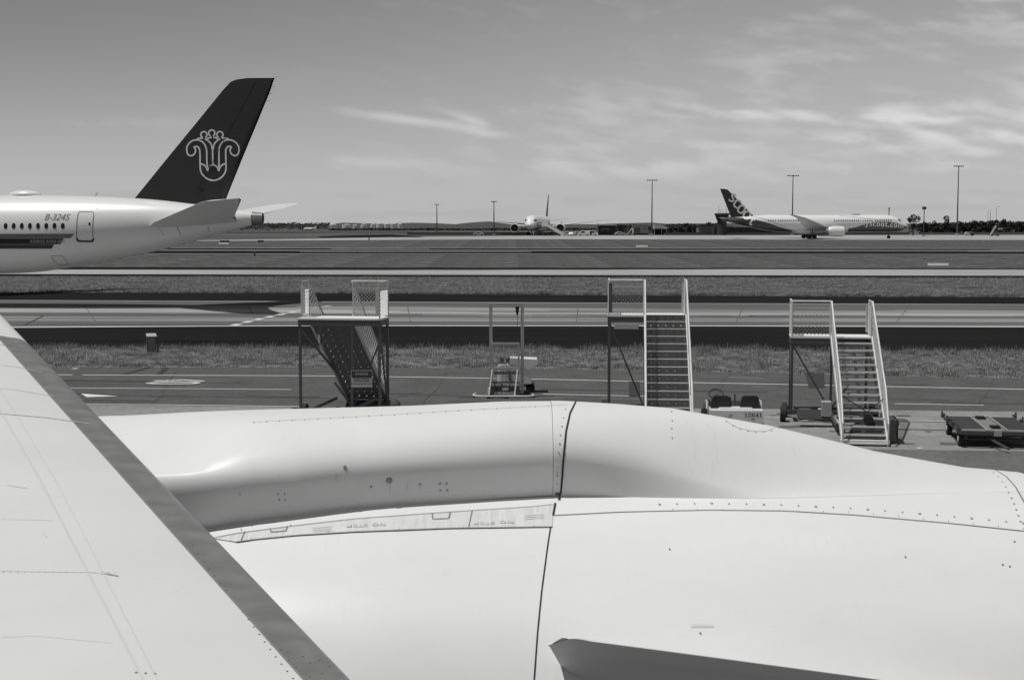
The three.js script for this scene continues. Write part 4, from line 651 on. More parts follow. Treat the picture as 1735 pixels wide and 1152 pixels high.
{
  const s1 = passengerStairs('galvanised boarding stairs seen from behind with a danger sign under the platform', [(581 - 867.5) / 57 + 0.02, 0, -42.3 - 1.2], Math.PI - 0.14, { H: 3.2, x0: -1.27, x1: 1.27, a: -0.12, d: 1.2, n: 16, rise: 0.195, run: 0.3, ...galvKit });
  s1.updateMatrixWorld(true);
  const c = at(612.5, 642, 42.15), lo = (v) => s1.worldToLocal(v);
  const sgn = new THREE.Group(); sgn.name = 'danger_sign'; s1.add(sgn); sgn.position.copy(lo(c.clone())); sgn.rotation.y = -s1.rotation.y;
  part('board', box(0, 0, -0.012, 0.63, 0.5, 0.016), M.wallPale, sgn); part('header', box(0, 0.14, 0.002, 0.60, 0.19, 0.004), M.black, sgn);
  part('oval', new THREE.RingGeometry(0.9, 1, 32).scale(0.27, 0.08, 1).translate(0, 0.14, 0.006), M.greyPaint, sgn);
  const txt = (t, y, h, m) => part('lettering', lettering(t, h, (x, q) => V(x, y + q, 0.008)), m, sgn);
  txt('DANGER', 0.115, 0.068, M.wallPale); txt('ENSURE AIRCRAFT', -0.01, 0.042, M.black); txt('DOOR IS CLOSED', -0.085, 0.042, M.black); txt('BEFORE REMOVING STAIRS', -0.165, 0.04, M.black);
  part('sign_post', bar(lo(at(596, 545, 42.3)), lo(at(596, 742, 42.3)), 0.06), M.galvDark, s1);
  part('tag', box(...lo(at(540, 574, 43.4)).toArray(), 0.05, 0.26, 0.02), M.printWhite, s1);

  const s2 = passengerStairs('boarding stairs with bright handrails and dotted risers, middle of the three', [(1096.5 - 867.5) / 55.5, 0, -43.4], -0.083, { H: 3.23, x0: -1.2, x1: 1.2, a: -0.06, d: 1.15, n: 16, rise: 0.198, run: 0.33, ...whiteKit });
  part('control_box', box(-0.62, 2.88, 0.06, 0.75, 0.16, 0.1), M.galv, s2);
  part('cable', tube([V(-0.28, 2.95, 0.1), V(-0.2, 2.7, 0.1), V(-0.08, 2.62, 0.06)], 0.012, 5, false, 0.5), M.black, s2);
  part('hanging_lamp', box(-1.12, 3.75, -0.05, 0.12, 0.9, 0.1), M.galvDark, s2);

  const s3 = passengerStairs('white railed boarding stairs with slotted risers and a strap across, nearest the dolly', [(1410.5 - 867.5) / 56.4, 0, -42.7], -0.147, { H: 2.62, x0: -1.2, x1: 1.2, a: 0.0, d: 1.15, n: 14, rise: 0.182, run: 0.33, slots: true, ...whiteKit });
  const strapY = 0.62 + 0.4;
  const A = V(0.05, 1.25, 3.45), B = V(1.15, 1.2, 3.75), C = V(0.72, 0.82, 3.75);
  part('strap', [bar(A, C, 0.05, 0.02), bar(C, B, 0.05, 0.02)], M.black, s3);
  part('strap_tag', new THREE.SphereGeometry(1, 16, 10).scale(0.13, 0.24, 0.03).rotateZ(0.5).translate(0.78, 0.58, 3.8), M.black, s3);
  part('hydraulic_box', [box(-0.18, 0.55, 0.9, 0.28, 0.42, 0.4)], M.galv, s3);
  part('mud_flap', [box(-0.65, 0.36, 0.9, 0.75, 0.03, 0.5, 0, 0.5)], M.black, s3);
  part('warning_panel', [box(-0.75, 0.36, -0.01, 0.34, 0.11, 0.02)], M.steelPaint, s3); part('warning_panel', [box(-0.2, 0.36, -0.01, 0.34, 0.11, 0.02)], M.steelPaint, s3);
  part('tow_bar', [tube([V(-0.35, 0.42, 0.1), V(-0.05, 0.4, 0.2), V(0.2, 0.16, 2.6)], 0.035)], M.steelPaint, s3);
  part('side_locker', [box(1.36, 0.36, 3.6, 0.26, 0.6, 1.0)], M.galvDark, s3); part('locker_edge', [box(1.5, 0.36, 3.6, 0.04, 0.62, 1.02)], M.black, s3);
}
// --- warning stand with a gantry frame
{
  const Z = 49.2, S = FOCAL / Z, X = (p) => (p - 858) / S, Y = (y) => EYE - (y - 385) / S, c = (858 - 867.5) / S;
  const g = thing('gantry_stand', 'tall steel gantry stand with a dark warning board', 'stand', [c, 0, -Z]);
  for (const p of [831.5, 885]) part('post', [box(X(p), Y(513) / 2, 0, 0.11, Y(513), 0.11)], M.galv, g);
  part('top_beam', box(0, Y(515.5), 0, 1.22, 0.1, 0.14), M.galv, g);
  const cage = part('cage_frame', [bar(V(X(833), Y(582), 0.1), V(X(880), Y(582), 0.1), 0.08), bar(V(X(832), Y(625), 0.1), V(X(881), Y(625), 0.1), 0.1), bar(V(X(834), Y(582), 0.1), V(X(834), Y(625), 0.1), 0.05), bar(V(X(879), Y(582), 0.1), V(X(879), Y(625), 0.1), 0.07)], M.galv, g);
  part('cage_mesh', meshPanel([V(X(835), Y(624), 0.1), V(X(878), Y(624), 0.1), V(X(878), Y(584), 0.1), V(X(835), Y(584), 0.1)], 0.115, 0.006), M.wire, cage);
  part('cage_mesh', meshPanel([V(X(833), Y(648), 0.14), V(X(878), Y(648), 0.14), V(X(878), Y(628), 0.14), V(X(835), Y(628), 0.14)], 0.115, 0.006), M.wire, cage);
  part('cross_rail', box(0, Y(632), 0.06, 0.86, 0.1, 0.05), M.galvDark, g);
  const b = part('warning_board', box(X(856), Y(658.5), 0.16, 1.0, 0.5, 0.02, 0, -0.1), M.board, g);
  const txt = (t, y, h) => part('lettering', lettering(t, h, (x, q) => V(X(856) + x, Y(y) + q, 0.186 + 0.012 * (Y(y) + q < Y(660) ? 2 : 1) - (Y(y) + q - Y(668)) * 0.06), { spread: 0.82 }), M.printWhite, b);
  txt('DO NOT TOW UNDER', 653.5, 0.098); txt('ANY', 661, 0.098); txt('AEROBRIDGES', 668.5, 0.098);
  for (const [p, q] of [[834, 828.5], [877, 872]]) part('strut', rod(V(X(p), Y(626), 0.14), V(X(q), 0.1, 0.45), 0.026), M.steelPaint, g);
  part('base_hoop', new THREE.TubeGeometry(new THREE.CatmullRomCurve3([[-1.08, -0.35], [-1.15, 0.1], [-1.0, 0.42], [0, 0.46], [0.75, 0.45], [0.95, 0.2], [0.8, -0.1]].map(([x, z]) => V(x, 0.09, z)), false), 50, 0.03, 7), M.steelPaint, g);
  part('base_frame', [box(0, 0.08, 0, 1.3, 0.12, 0.14), box(0, 0.05, 0.2, 0.12, 0.08, 0.5)], M.galvDark, g);
  part('castor', wheel(-0.62, 0.07, 0.44, 0.07, 0.06), M.rubber, g); part('castor', wheel(0.72, 0.12, 0.1, 0.12, 0.1), M.rubber, g); part('castor', wheel(0, 0.06, 0.44, 0.06, 0.06), M.rubber, g);
  part('base_hook', tube([V(-0.62, 0.1, 0.3), V(-0.62, 0.34, 0.3), V(-0.54, 0.36, 0.3)], 0.025), M.steelPaint, g);
  const r = part('hose_balancer', [new THREE.CylinderGeometry(0.07, 0.05, 0.2, 12).translate(X(876.5), Y(524), 0.02), box(X(876.5), Y(529), 0.02, 0.08, 0.1, 0.1)], M.black, g);
  part('cord', rod(V(X(876.5), Y(530), 0.02), V(X(876.5), Y(552), 0.02), 0.008), M.black, r); part('cord_ball', new THREE.SphereGeometry(0.035, 10, 8).translate(X(876.5), Y(532), 0.02), M.black, r);
  // white service unit standing behind it
  const u = thing('service_unit', 'white boxy service unit behind the gantry stand', 'service unit', [c + 0.45, 0, -Z - 1.6]);
  part('body', [box(0, 0.66, 0, 0.86, 0.66, 0.7)], M.carWhite, u); part('tank', new THREE.CylinderGeometry(0.16, 0.16, 0.66, 16).translate(-0.62, 0.66, 0.1), M.carWhite, u);
  part('hood', new THREE.ExtrudeGeometry(new THREE.Shape([[-0.3, 1.04], [0.62, 1.0], [0.66, 0.86], [0.32, 0.62], [0.2, 0.72], [-0.3, 0.84]].map(([x, y]) => new THREE.Vector2(x, y))), { depth: 0.7, bevelEnabled: true, bevelSize: 0.02, bevelThickness: 0.02 }).translate(0, 0.2, -0.35), M.carWhite, u);
  part('valve_rail', [bar(V(-1.1, 1.06, 0.1), V(0.3, 1.06, 0.1), 0.035)], M.galvDark, u);
  for (const x of [-0.62, -0.4, -0.22]) part('valve', [new THREE.CylinderGeometry(0.07, 0.07, 0.14, 10).translate(x, 1.16, 0.1)], M.black, u);
  part('hose', tube([V(-0.35, 1.1, 0.15), V(-0.35, 0.7, 0.4), V(-0.3, 0.3, 0.4)], 0.05), M.black, u);
  part('undertray', box(-0.1, 0.28, 0, 1.3, 0.1, 0.66), M.galvDark, u);
  for (const x of [-0.6, 0.4]) for (const z of [-0.28, 0.28]) part('wheel', wheel(x, 0.16, z, 0.16, 0.1), M.rubber, u);
}
// --- tow tractor, seen from the rear
{
  const Z = 39.6, S = FOCAL / Z, g = thing('tow_tractor', 'white tow tractor with two black seats behind the nacelle', 'tractor', [(1249 - 867.5) / S, 0, -Z], -0.04);
  part('body', [box(0, 0.62, 0, 1.46, 0.42, 0.9), box(0.02, 0.5, -1.3, 1.4, 0.55, 1.8), box(0, 0.84, 0.02, 0.92, 0.05, 0.5)], M.carWhite, g);
  part('bumper', box(0, 0.36, 0.1, 1.5, 0.14, 0.8), M.galvDark, g);
  for (const x of [-0.4, 0.42]) {
    const sh = new THREE.Shape(); sh.moveTo(-0.27, 0); sh.lineTo(0.27, 0); sh.lineTo(0.22, 0.29); sh.quadraticCurveTo(0.2, 0.35, 0.14, 0.35); sh.lineTo(-0.14, 0.35); sh.quadraticCurveTo(-0.2, 0.35, -0.22, 0.29); sh.closePath();
    const st = part('seat', new THREE.ExtrudeGeometry(sh, { depth: 0.1, bevelEnabled: true, bevelSize: 0.02, bevelThickness: 0.02, bevelSegments: 2 }).translate(x, 0.82, -0.15), M.black, g);
    part('cushion', box(x, 0.88, -0.42, 0.46, 0.1, 0.44), M.black, st);
  }
  part('steering_wheel', new THREE.TorusGeometry(0.2, 0.022, 8, 24).rotateX(-0.9).translate(-0.45, 1.14, -0.85), M.black, g);
  part('steering_column', rod(V(-0.45, 0.8, -1.1), V(-0.45, 1.12, -0.87), 0.03), M.black, g);
  part('gear_lever', rod(V(-0.06, 0.86, -0.5), V(-0.1, 1.12, -0.5), 0.02), M.black, g); part('brake_lever', rod(V(0.03, 0.86, -0.4), V(0.03, 1.2, -0.4), 0.025), M.galvDark, g);
  for (const x of [-0.78, 0.74]) part('grab_rail', tube([V(x, 0.8, -0.1), V(x, 1.02, -0.2), V(x, 1.0, -0.5), V(x, 0.8, -0.6)], 0.025), M.steelPaint, g);
  part('dashboard', box(0, 0.86, -1.05, 1.3, 0.16, 0.2), M.galvDark, g);
  part('fleet_number', lettering('12641', 0.105, (x, y) => V(0.44 + x, 0.66 + y, 0.456), { font: 'serif', spread: 1.25 }), M.black, g);
  part('plate', box(0.44, 0.6, 0.455, 0.09, 0.02, 0.006), M.black, g);
  part('model_mark', lettering('JT', 0.085, (x, y) => V(-0.2 + x, 0.63 + y, 0.456), { shear: 0.3 }), M.black, g); part('model_mark', lettering('sdm', 0.05, (x, y) => V(-0.36 + x, 0.63 + y, 0.456), { shear: 0.3 }), M.print, g);
  for (const x of [-0.66, 0.66]) for (const z of [-0.2, -1.8]) { const w = part('wheel', wheel(x, 0.29, z, 0.29, 0.2, 'x'), M.rubber, g); part('rim', wheel(x, 0.29, z, 0.14, 0.22, 'x'), M.galv, w); }
  part('tail_lamp', box(0.7, 0.45, 0.46, 0.08, 0.14, 0.05), M.galv, g); part('tail_lamp', box(-0.7, 0.45, 0.46, 0.08, 0.14, 0.05), M.galv, g);
  part('hitch', [box(-0.86, 0.74, -0.1, 0.16, 0.16, 0.16)], M.galvDark, g);
}
// --- container dolly at the right edge
{
  const g = thing('container_dolly', 'low roller-deck container dolly at right edge', 'dolly', [13.2, 0, -39.1], -0.155);
  const hw = 0.95, hl = 1.5, y = 0.42;
  part('frame', [...[-hw, -0.24, 0.24, hw].map((x) => box(x, y, 0, 0.06, 0.09, hl * 2)), ...[-hl, hl].map((z) => box(0, y, z, hw * 2 + 0.05, 0.1, 0.08)), box(0, y - 0.12, 0.7, 1.6, 0.08, 0.1), box(0, y - 0.12, -0.7, 1.6, 0.08, 0.1)], M.galvDark, g);
  for (const sx of [-1, 1]) {
    part('roller_bed', box(sx * 0.6, y + 0.01, 0, 0.66, 0.03, hl * 2 - 0.3), M.deck, g);
    const bed = []; for (let k = 0; k < 22; k++) part('roller', new THREE.CylinderGeometry(0.035, 0.035, 0.64, 8).rotateZ(Math.PI / 2).translate(sx * 0.6, y + 0.045, -1.25 + k * 0.119), M.deck, g);
    for (const z of [-hl + 0.06, hl - 0.06, -hl + 0.17, hl - 0.2]) part('end_rail', box(sx * 0.6, y + 0.05, z, 0.7, 0.04, 0.05), M.galv, g);
    part('guide_rail', box(sx * 0.265, y + 0.06, 0, 0.025, 0.06, hl * 2 - 0.06), M.galv, g);
    for (const z of [-hl, -0.5, 0.35, hl - 0.1]) part('stop_latch', [box(sx * (hw + 0.04), y + 0.07, z, 0.1, 0.12, 0.16), box(sx * (hw + 0.07), y + 0.15, z, 0.04, 0.1, 0.06)], M.galvDark, g);
  }
  part('walkway', box(0, y + 0.04, 0, 0.46, 0.02, hl * 2 - 0.3), M.wallGrey, g);
  for (const z of [-1.2, -0.95, 0.7, 0.95]) part('latch', box(z > 0 ? 0.05 : -0.02, y + 0.08, z, 0.24, 0.06, 0.1), M.black, g);
  for (const [x, z] of [[-hw + 0.06, -1.0], [hw - 0.06, -1.0], [-hw + 0.06, 1.1], [hw - 0.06, 1.1]]) { const w = part('wheel', wheel(x, 0.19, z, 0.19, 0.13, 'x'), M.rubber, g); part('rim', wheel(x, 0.19, z, 0.08, 0.15, 'x'), M.steelPaint, w); part('axle_bracket', box(x * 0.86, 0.36, z, 0.08, 0.3, 0.12), M.galvDark, g); }
  for (const z of [-1.0, 1.1]) part('axle', rod(V(-hw, 0.19, z), V(hw, 0.19, z), 0.035), M.galvDark, g);
  part('turntable', new THREE.CylinderGeometry(0.3, 0.3, 0.06, 20).translate(0, 0.38, 1.1), M.galvDark, g); part('drawbar', [bar(V(-0.2, 0.26, 1.3), V(0.15, 0.12, 2.3), 0.05)], M.galvDark, g);
  part('reflector', box(0, 0.42, hl + 0.05, 0.2, 0.14, 0.03), M.galv, g); part('under_rail', [bar(V(-0.8, 0.3, -1.0), V(-0.8, 0.3, 1.1), 0.05), bar(V(0.8, 0.3, -1.0), V(0.8, 0.3, 1.1), 0.05), bar(V(-0.8, 0.3, -1), V(0.8, 0.3, 1.1), 0.05)], M.galvDark, g);
}
// --- small cabinet in the turf
{
  const p = ground(256, 598), g = thing('electrical_cabinet', 'small dark cabinet with pale sloping lid in the turf strip', 'cabinet', [p.x, 0, p.z], 0.35);
  const h = 0.8; part('cabinet_box', [box(0, h / 2, 0, 0.42, h, 0.3)], M.galvDark, g); part('lid', box(0, h + 0.04, 0.02, 0.46, 0.04, 0.4, 0, 0.3), M.galv, g); part('door', box(0.0, h / 2, 0.156, 0.34, h * 0.8, 0.012), M.wallGrey, g); part('side_post', box(0.3, h * 0.48, 0, 0.07, h * 0.96, 0.24), M.galvDark, g);
}
// ---------------------------------------------------------------- across the runway
const spot = (px, Z) => V((px - 867.5) * Z / FOCAL, terrain(Z), -Z), size = (px, Z) => px * Z / FOCAL;
// runway-side boards, signs and stubs
for (const [x0, x1, y0, y1, label] of [[1078, 1098, 415.6, 418.4, 'white marker board in the grass before the far apron'], [1573, 1608, 446, 450.2, 'large white marker board in the right grass strip'], [370, 387, 411, 413.4, 'white marker board below the dark sign at left']]) {
  const p = ground((x0 + x1) / 2, y1), s = FOCAL / -p.z, g = thing('marker_board', label, 'marker', [p.x, p.y, p.z], 0, 'white runway marker boards'), w = (x1 - x0) / s, h = (y1 - y0) / s;
  part('face', box(0, h / 2, 0, w, h, 0.05, 0, -0.35), M.line, g); part('back_face', box(0, h / 2, -0.22, w, h, 0.05, 0, 0.35), M.line, g);
}
for (const [x0, x1, y0, y1, label] of [[372, 388, 407.4, 411.6, 'wide dark taxiway sign at left beyond the runway'], [436.5, 446, 407, 411, 'narrow dark taxiway sign beside the aircraft tail']]) {
  const p = ground((x0 + x1) / 2, y1), s = FOCAL / -p.z, g = thing('taxiway_sign', label, 'sign', [p.x, p.y, p.z], 0), w = (x1 - x0) / s, h = (y1 - y0) / s;
  part('panel', box(0, h * 0.58, 0, w, h * 0.8, 0.25), M.board, g); for (const k of [-1, 1]) part('leg', box(k * w * 0.36, h * 0.15, 0, 0.08, h * 0.3, 0.08), M.galvDark, g); part('top_edge', box(0, h * 1.0, 0, w * 1.02, 0.06, 0.28), M.galv, g);
}
{ const p = ground(431, 434), g = thing('runway_stub', 'dark stub post beside the runway edge', 'post', [p.x, p.y, p.z]); part('post', rod(V(0, 0, 0), V(0, 0.6, 0), 0.16, 0.14), M.board, g); part('lamp_head', new THREE.SphereGeometry(0.2, 12, 8).translate(0, 0.68, 0), M.board, g); }
{ const p = ground(625, 407), g = thing('runway_stub', 'tiny dark stub at the far taxiway edge', 'post', [p.x, p.y, p.z]); part('post', rod(V(0, 0, 0), V(0, 0.7, 0), 0.2, 0.18), M.board, g); part('lamp_head', new THREE.SphereGeometry(0.25, 10, 8).translate(0, 0.8, 0), M.board, g); }
// floodlight masts
function mast(px, yTop, Z, arm, lamps, label) {
  const p = spot(px, Z), h = EYE + (385 - yTop) * Z / FOCAL - p.y, g = thing('floodlight_mast', label, 'light mast', [p.x, p.y, p.z], 0, 'apron floodlight masts');
  part('pole', rod(V(0, 0, 0), V(0, h, 0), 0.34, 0.16, 10), M.galvDark, g); part('base', box(0, 0.4, 0, 1.1, 0.8, 1.1), M.galv, g);
  part('crossarm', box(0, h, 0, arm, 0.14, 0.2), M.galvDark, g);
  for (let k = 0; k < lamps; k++) { const x = -arm / 2 + arm * (k + 0.5) / lamps; part('floodlight', box(x, h - 0.15, 0.25, arm / lamps * 0.62, 0.36, 0.4, 0, 0.5), M.board, g); }
}
mast(740.5, 346.5, 700, 2.2, 3, 'short floodlight mast left of the nose-on airliner');
mast(837, 341.5, 620, 2.6, 4, 'floodlight mast behind the nose-on airliner\'s left wing');
mast(1104, 305.5, 640, 5.0, 5, 'tall floodlight mast beside the white sheds');
mast(1341.5, 298, 620, 5.4, 6, 'tall floodlight mast rising behind the side-on twin jet');
mast(1620.5, 282, 600, 4.4, 6, 'tallest floodlight mast, above the trees at right');
for (const [px, yt, Z, label] of [[1672, 356, 720, 'shorter curved street lamp over the right trees'], [1686, 350.5, 700, 'taller curved street lamp over the right trees'], [485, 384.5, 1300, 'tiny lamp post at the far left trees'], [555, 385.5, 1300, 'tiny lamp post right of the small white jet']]) {
  const p = spot(px, Z), h = EYE + (385 - yt) * Z / FOCAL - p.y, g = thing('street_lamp', label, 'street lamp', [p.x, p.y, p.z], 0, 'far street lamps');
  part('pole', rod(V(0, 0, 0), V(0, h - 0.4, 0), 0.14, 0.09), M.galv, g); part('arm', tube([V(0, h - 0.5, 0), V(0.25, h - 0.1, 0), V(1.2, h, 0)], 0.07), M.galv, g); part('lantern', box(1.3, h, 0, 0.6, 0.14, 0.3), M.galvDark, g);
}
{ const Z = 720, p = spot(1676, Z), h = EYE + 25 * Z / FOCAL - p.y; solo('flag_pole', [rod(V(p.x, p.y, p.z), V(p.x, p.y + h, p.z), 0.16, 0.1), box(p.x, p.y + h, p.z, 0.24, 0.3, 0.24)], M.galvDark, 'bare pole between the two street lamps at right', 'pole'); }
{ const Z = 560, p = spot(1564, Z), k = Z / FOCAL, h = EYE + 34 * k - p.y, g = thing('camera_mast', 'dark mast with a square head box beside the tall tree', 'mast', [p.x, p.y, p.z]); part('pole', rod(V(0, 0, 0), V(0, h, 0), 0.22, 0.16), M.board, g); part('head_box', box(0, h - 0.4, 0, 1.4, 1.1, 0.9), M.board, g); part('collar', box(0, h * 0.48, 0, 0.6, 0.8, 0.6), M.board, g); part('footing', box(0, 0.3, 0, 1.2, 0.6, 1.2), M.galv, g); }
{ const Z = 640, p = spot(1504.5, Z), h = EYE + 32 * Z / FOCAL - p.y, g = thing('lattice_mast', 'thin mast showing above the lettered jet\'s nose', 'mast', [p.x, p.y, p.z]); part('pole', rod(V(0, 0, 0), V(0, h, 0), 0.26, 0.18, 6), M.galvDark, g); part('beacon', new THREE.SphereGeometry(0.35, 10, 8).translate(0, h, 0), M.galvDark, g); part('antenna', rod(V(0.4, h - 1.5, 0), V(0.4, h + 0.8, 0), 0.05), M.galvDark, g); }

// trees
function tree(px, yTop, yBase, wpx, Z, label, group, mat = M.leaf, lobes = 7) {
  const p = spot(px, Z), k = Z / FOCAL, H = Math.max(3, EYE + (385 - yTop) * k - p.y), w = wpx * k, g = thing('tree', label, 'tree', [p.x, p.y, p.z], 0, group);
  part('trunk', [rod(V(0, 0, 0), V(0.1, H * 0.55, 0), H * 0.035, H * 0.015, 7), rod(V(0, H * 0.3, 0), V(w * 0.25, H * 0.62, 0.3), H * 0.018, H * 0.006, 6), rod(V(0, H * 0.35, 0), V(-w * 0.25, H * 0.66, -0.3), H * 0.018, H * 0.006, 6)], M.trunk, g);
  const tri = [], nl = 1000, lob = []; for (let i = 0; i < lobes; i++) lob.push([rr(-0.4, 0.4) * w, H * rr(0.28, 0.88), rr(-0.3, 0.3) * w, w * rr(0.14, 0.26)]);
  lob.push([0, H - w * 0.2, 0, w * 0.22], [0, H * 0.4, 0, w * 0.32]);
  for (let i = 0; i < nl; i++) { const L = lob[i % lob.length], a = rnd() * 6.283, z = rr(-1, 1), q = Math.sqrt(1 - z * z), R = L[3] * Math.cbrt(rr(0.25, 1)), c = V(L[0] + R * q * Math.cos(a), Math.min(H, Math.max(0.6, L[1] + R * z)), L[2] + R * q * Math.sin(a)), s = w * rr(0.045, 0.085); for (let j = 0; j < 3; j++) { const d = V(rr(-1, 1), rr(-1, 1), rr(-1, 1)).normalize().multiplyScalar(s * 1.3); tri.push(c.x + d.x, c.y + d.y, c.z + d.z); } }
  const geo = new THREE.BufferGeometry(); geo.setAttribute('position', new THREE.Float32BufferAttribute(tri, 3)); geo.computeVertexNormals(); part('crown', geo, mat, g);
}
tree(1546, 363, 396, 20, 600, 'tall uneven dark tree just ahead of the lettered jet\'s nose', null, M.leaf2, 12);
tree(1602, 366, 396, 20, 640, 'round crowned dark tree left of the tallest mast', null, M.leaf2, 6);
tree(1581, 374, 396, 14, 650, 'small flat topped tree between camera mast and round tree', null, M.leaf2);
const rowTrees = [[1566, 378, 18], [1624, 375, 14], [1636, 377, 16], [1648, 373.5, 14], [1660, 374.5, 16], [1672, 375, 15], [1686, 373, 16], [1699, 371.5, 16], [1710, 374, 14], [1722, 375, 14], [1732, 376, 15], [1745, 375, 16], [1590, 379, 18], [1613, 379, 18]];
for (const [x, y, w] of rowTrees) tree(x, y, 396, w + 4, 680 + 30 * rnd(), 'bushy dark tree in the row along the right apron edge', 'trees along the right apron edge', M.leaf2, 8);
for (const [x, y, w] of [[1128, 381, 16], [1138, 379.5, 14], [1148, 380, 16], [1158, 379, 16], [1167, 379.5, 14], [1176, 379, 16], [1200, 377, 16], [1212, 379, 18], [1190, 381, 16]]) tree(x, y, 396, w + 3, 690 + 40 * rnd(), 'dark tree in the clump between sheds and control tower', 'trees left of the control tower', M.leaf, 8);
// woods that read as one mass: along the left horizon, and the belt behind the right tree row
function wood(name, label, x0, x1, Z0, Z1, count, top, s) {
  const tri = []; for (let i = 0; i < count; i++) { const px = rr(x0, x1), Z = rr(Z0, Z1), k = Z / FOCAL, gy = terrain(Z), H = EYE + (385 - top(px)) * k - gy, y = gy + H * Math.sqrt(rnd()), x = (px - 867.5) * k; for (let j = 0; j < 3; j++) tri.push(x + rr(-1, 1) * s * 1.4, Math.max(gy, y + rr(-1, 0.7) * s), -Z + rr(-1, 1) * s); }
  const geo = new THREE.BufferGeometry(); geo.setAttribute('position', new THREE.Float32BufferAttribute(tri, 3)); geo.computeVertexNormals();
  const m = part(numbered(name), geo, M.leaf2, scene); m.userData = { kind: 'stuff', label, category: 'wood' };
}
wood('wood', 'dark wood along the far left horizon', -500, 1010, 1420, 1560, 16000, (px) => px < 560 ? 376.5 + 4 * fbm(px / 12, 1, 999, 9, 5, 3) - (px > 485 && px < 500 ? 1.5 : 0) : 386.2 + 2.5 * fbm(px / 14, 1, 999, 9, 5, 3), 1.3);
wood('wood', 'dark belt of scrub behind the right tree row', 1556, 2400, 700, 760, 9000, (px) => 375 + 7 * fbm(px / 16, 1, 999, 9, 25, 3), 1.0);
wood('wood', 'dark scrub between sheds and control tower', 1040, 1240, 700, 760, 3000, (px) => 379.5 + 6 * fbm(px / 16, 1, 999, 9, 25, 3), 0.9);

// storage tanks
const tanks = [[564, 380.5, 385.2, 14, 'long low'], [588, 380.6, 385, 16, 'wide low'], [602, 381, 384.6, 8, 'small low'], [617, 380, 385.4, 11, 'squat'], [632, 380.2, 385, 8, 'narrow'], [644, 378.8, 386.2, 13, 'large'], [656, 379.2, 385.6, 11, 'mid sized'], [667, 379, 385.2, 11, 'slanting lit'], [678, 379.6, 384.6, 8, 'rightmost']];
for (const [px, y0, y1, w, what] of tanks) { const Z = 2300, k = Z / FOCAL, p = spot(px, Z), h = EYE + (385 - y0) * k - p.y, g = thing('storage_tank', what + ' white storage tank on the left skyline', 'tank', [p.x, p.y, p.z], 0, 'white storage tanks on the skyline'); part('shell', new THREE.CylinderGeometry(w * k / 2, w * k / 2, h, 24).translate(0, h / 2, 0), M.tank, g); part('roof_cone', new THREE.ConeGeometry(w * k / 2, h * 0.12, 24).translate(0, h * 1.06, 0), M.roof, g); }

// buildings
function blockOf(name, label, px0, px1, yTop, Z, depth, wall, roof, extra) {
  const k = Z / FOCAL, p = spot((px0 + px1) / 2, Z), w = (px1 - px0) * k, h = EYE + (385 - yTop) * k - p.y, g = thing(name, label, 'building', [p.x, p.y, p.z]);
  part('wall', box(0, h / 2, -depth / 2, w, h, depth), wall, g); part('roof', box(0, h + 0.15, -depth / 2, w + 0.8, 0.3, depth + 0.8), roof, g); extra?.(g, w, h, k); return g;
}
blockOf('terminal_hut', 'low hut with a bright flat roof right of the white van', 1014, 1043, 382, 640, 8, M.wallDark, M.roof, (g, w, h) => { part('canopy', box(-w * 0.1, h + 0.35, 0.8, w * 1.15, 0.7, 3), M.roof, g); for (const x of [-0.3, 0.05]) part('window', box(w * x, h * 0.5, 0.03, w * 0.25, h * 0.3, 0.1), M.glass, g); part('sill', box(-w * 0.12, h * 0.66, 0.1, w * 0.45, 0.2, 0.2), M.wallPale, g); part('door', box(w * 0.36, h * 0.3, 0.03, w * 0.16, h * 0.6, 0.1), M.board, g); });
blockOf('plant_room', 'dark boxy plant room beside the bright roofed hut', 1047, 1056, 383, 645, 6, M.wallDark, M.wallDark, (g, w, h) => { part('door', box(0, h * 0.25, 0.04, w * 0.4, h * 0.5, 0.1), M.galvDark, g); part('vent', box(0.4, h + 0.6, -2, 0.8, 0.8, 0.8), M.galvDark, g); });
blockOf('site_office', 'pale site office with one dark wall panel beside the tall mast', 1073, 1098, 382.5, 660, 7, M.wallPale, M.wallGrey, (g, w, h) => { part('wall_panel', box(-w * 0.26, h * 0.52, 0.04, w * 0.42, h * 0.6, 0.1), M.wallGrey, g); part('notice', box(w * 0.25, h * 0.68, 0.04, w * 0.2, h * 0.06, 0.1), M.wallGrey, g); part('plinth', box(0, h * 0.08, 0.05, w, h * 0.16, 0.12), M.wallDark, g); });
{
  const Z = 650, k = Z / FOCAL, p = spot(1120, Z), g = thing('open_shelter', 'open shelter with a bright sloping roof right of the tall mast', 'shelter', [p.x, p.y, p.z]);
  const Y = (y) => EYE + (385 - y) * k - p.y, X = (x) => (x - 1120) * k;
  const s = new THREE.Shape([[X(1108), Y(387.6)], [X(1108), Y(380.6)], [X(1119), Y(380.4)], [X(1133), Y(385.6)], [X(1128), Y(388.2)], [X(1120), Y(387)]].map(([x, y]) => new THREE.Vector2(x, y)));
  part('roof', new THREE.ExtrudeGeometry(s, { depth: 6, bevelEnabled: false }).translate(0, 0, -6), M.roof, g);
  for (const x of [1108.5, 1120.5, 1129]) part('post', box(X(x), Y(387) / 2, -0.3, 0.25, Y(387), 0.25), M.wallPale, g); part('back_wall', box(X(1117), Y(388) / 2, -5.6, 5, Y(388), 0.3), M.wallDark, g);
}
blockOf('grey_shed', 'plain grey shed left of the control tower', 1184, 1209, 382, 630, 10, M.wallGrey, M.wallDark, (g, w, h) => { part('door', box(w * 0.42, h * 0.3, 0.04, w * 0.08, h * 0.6, 0.1), M.wallPale, g); part('gutter', box(0, h - 0.2, 0.1, w, 0.25, 0.2), M.galvDark, g); });
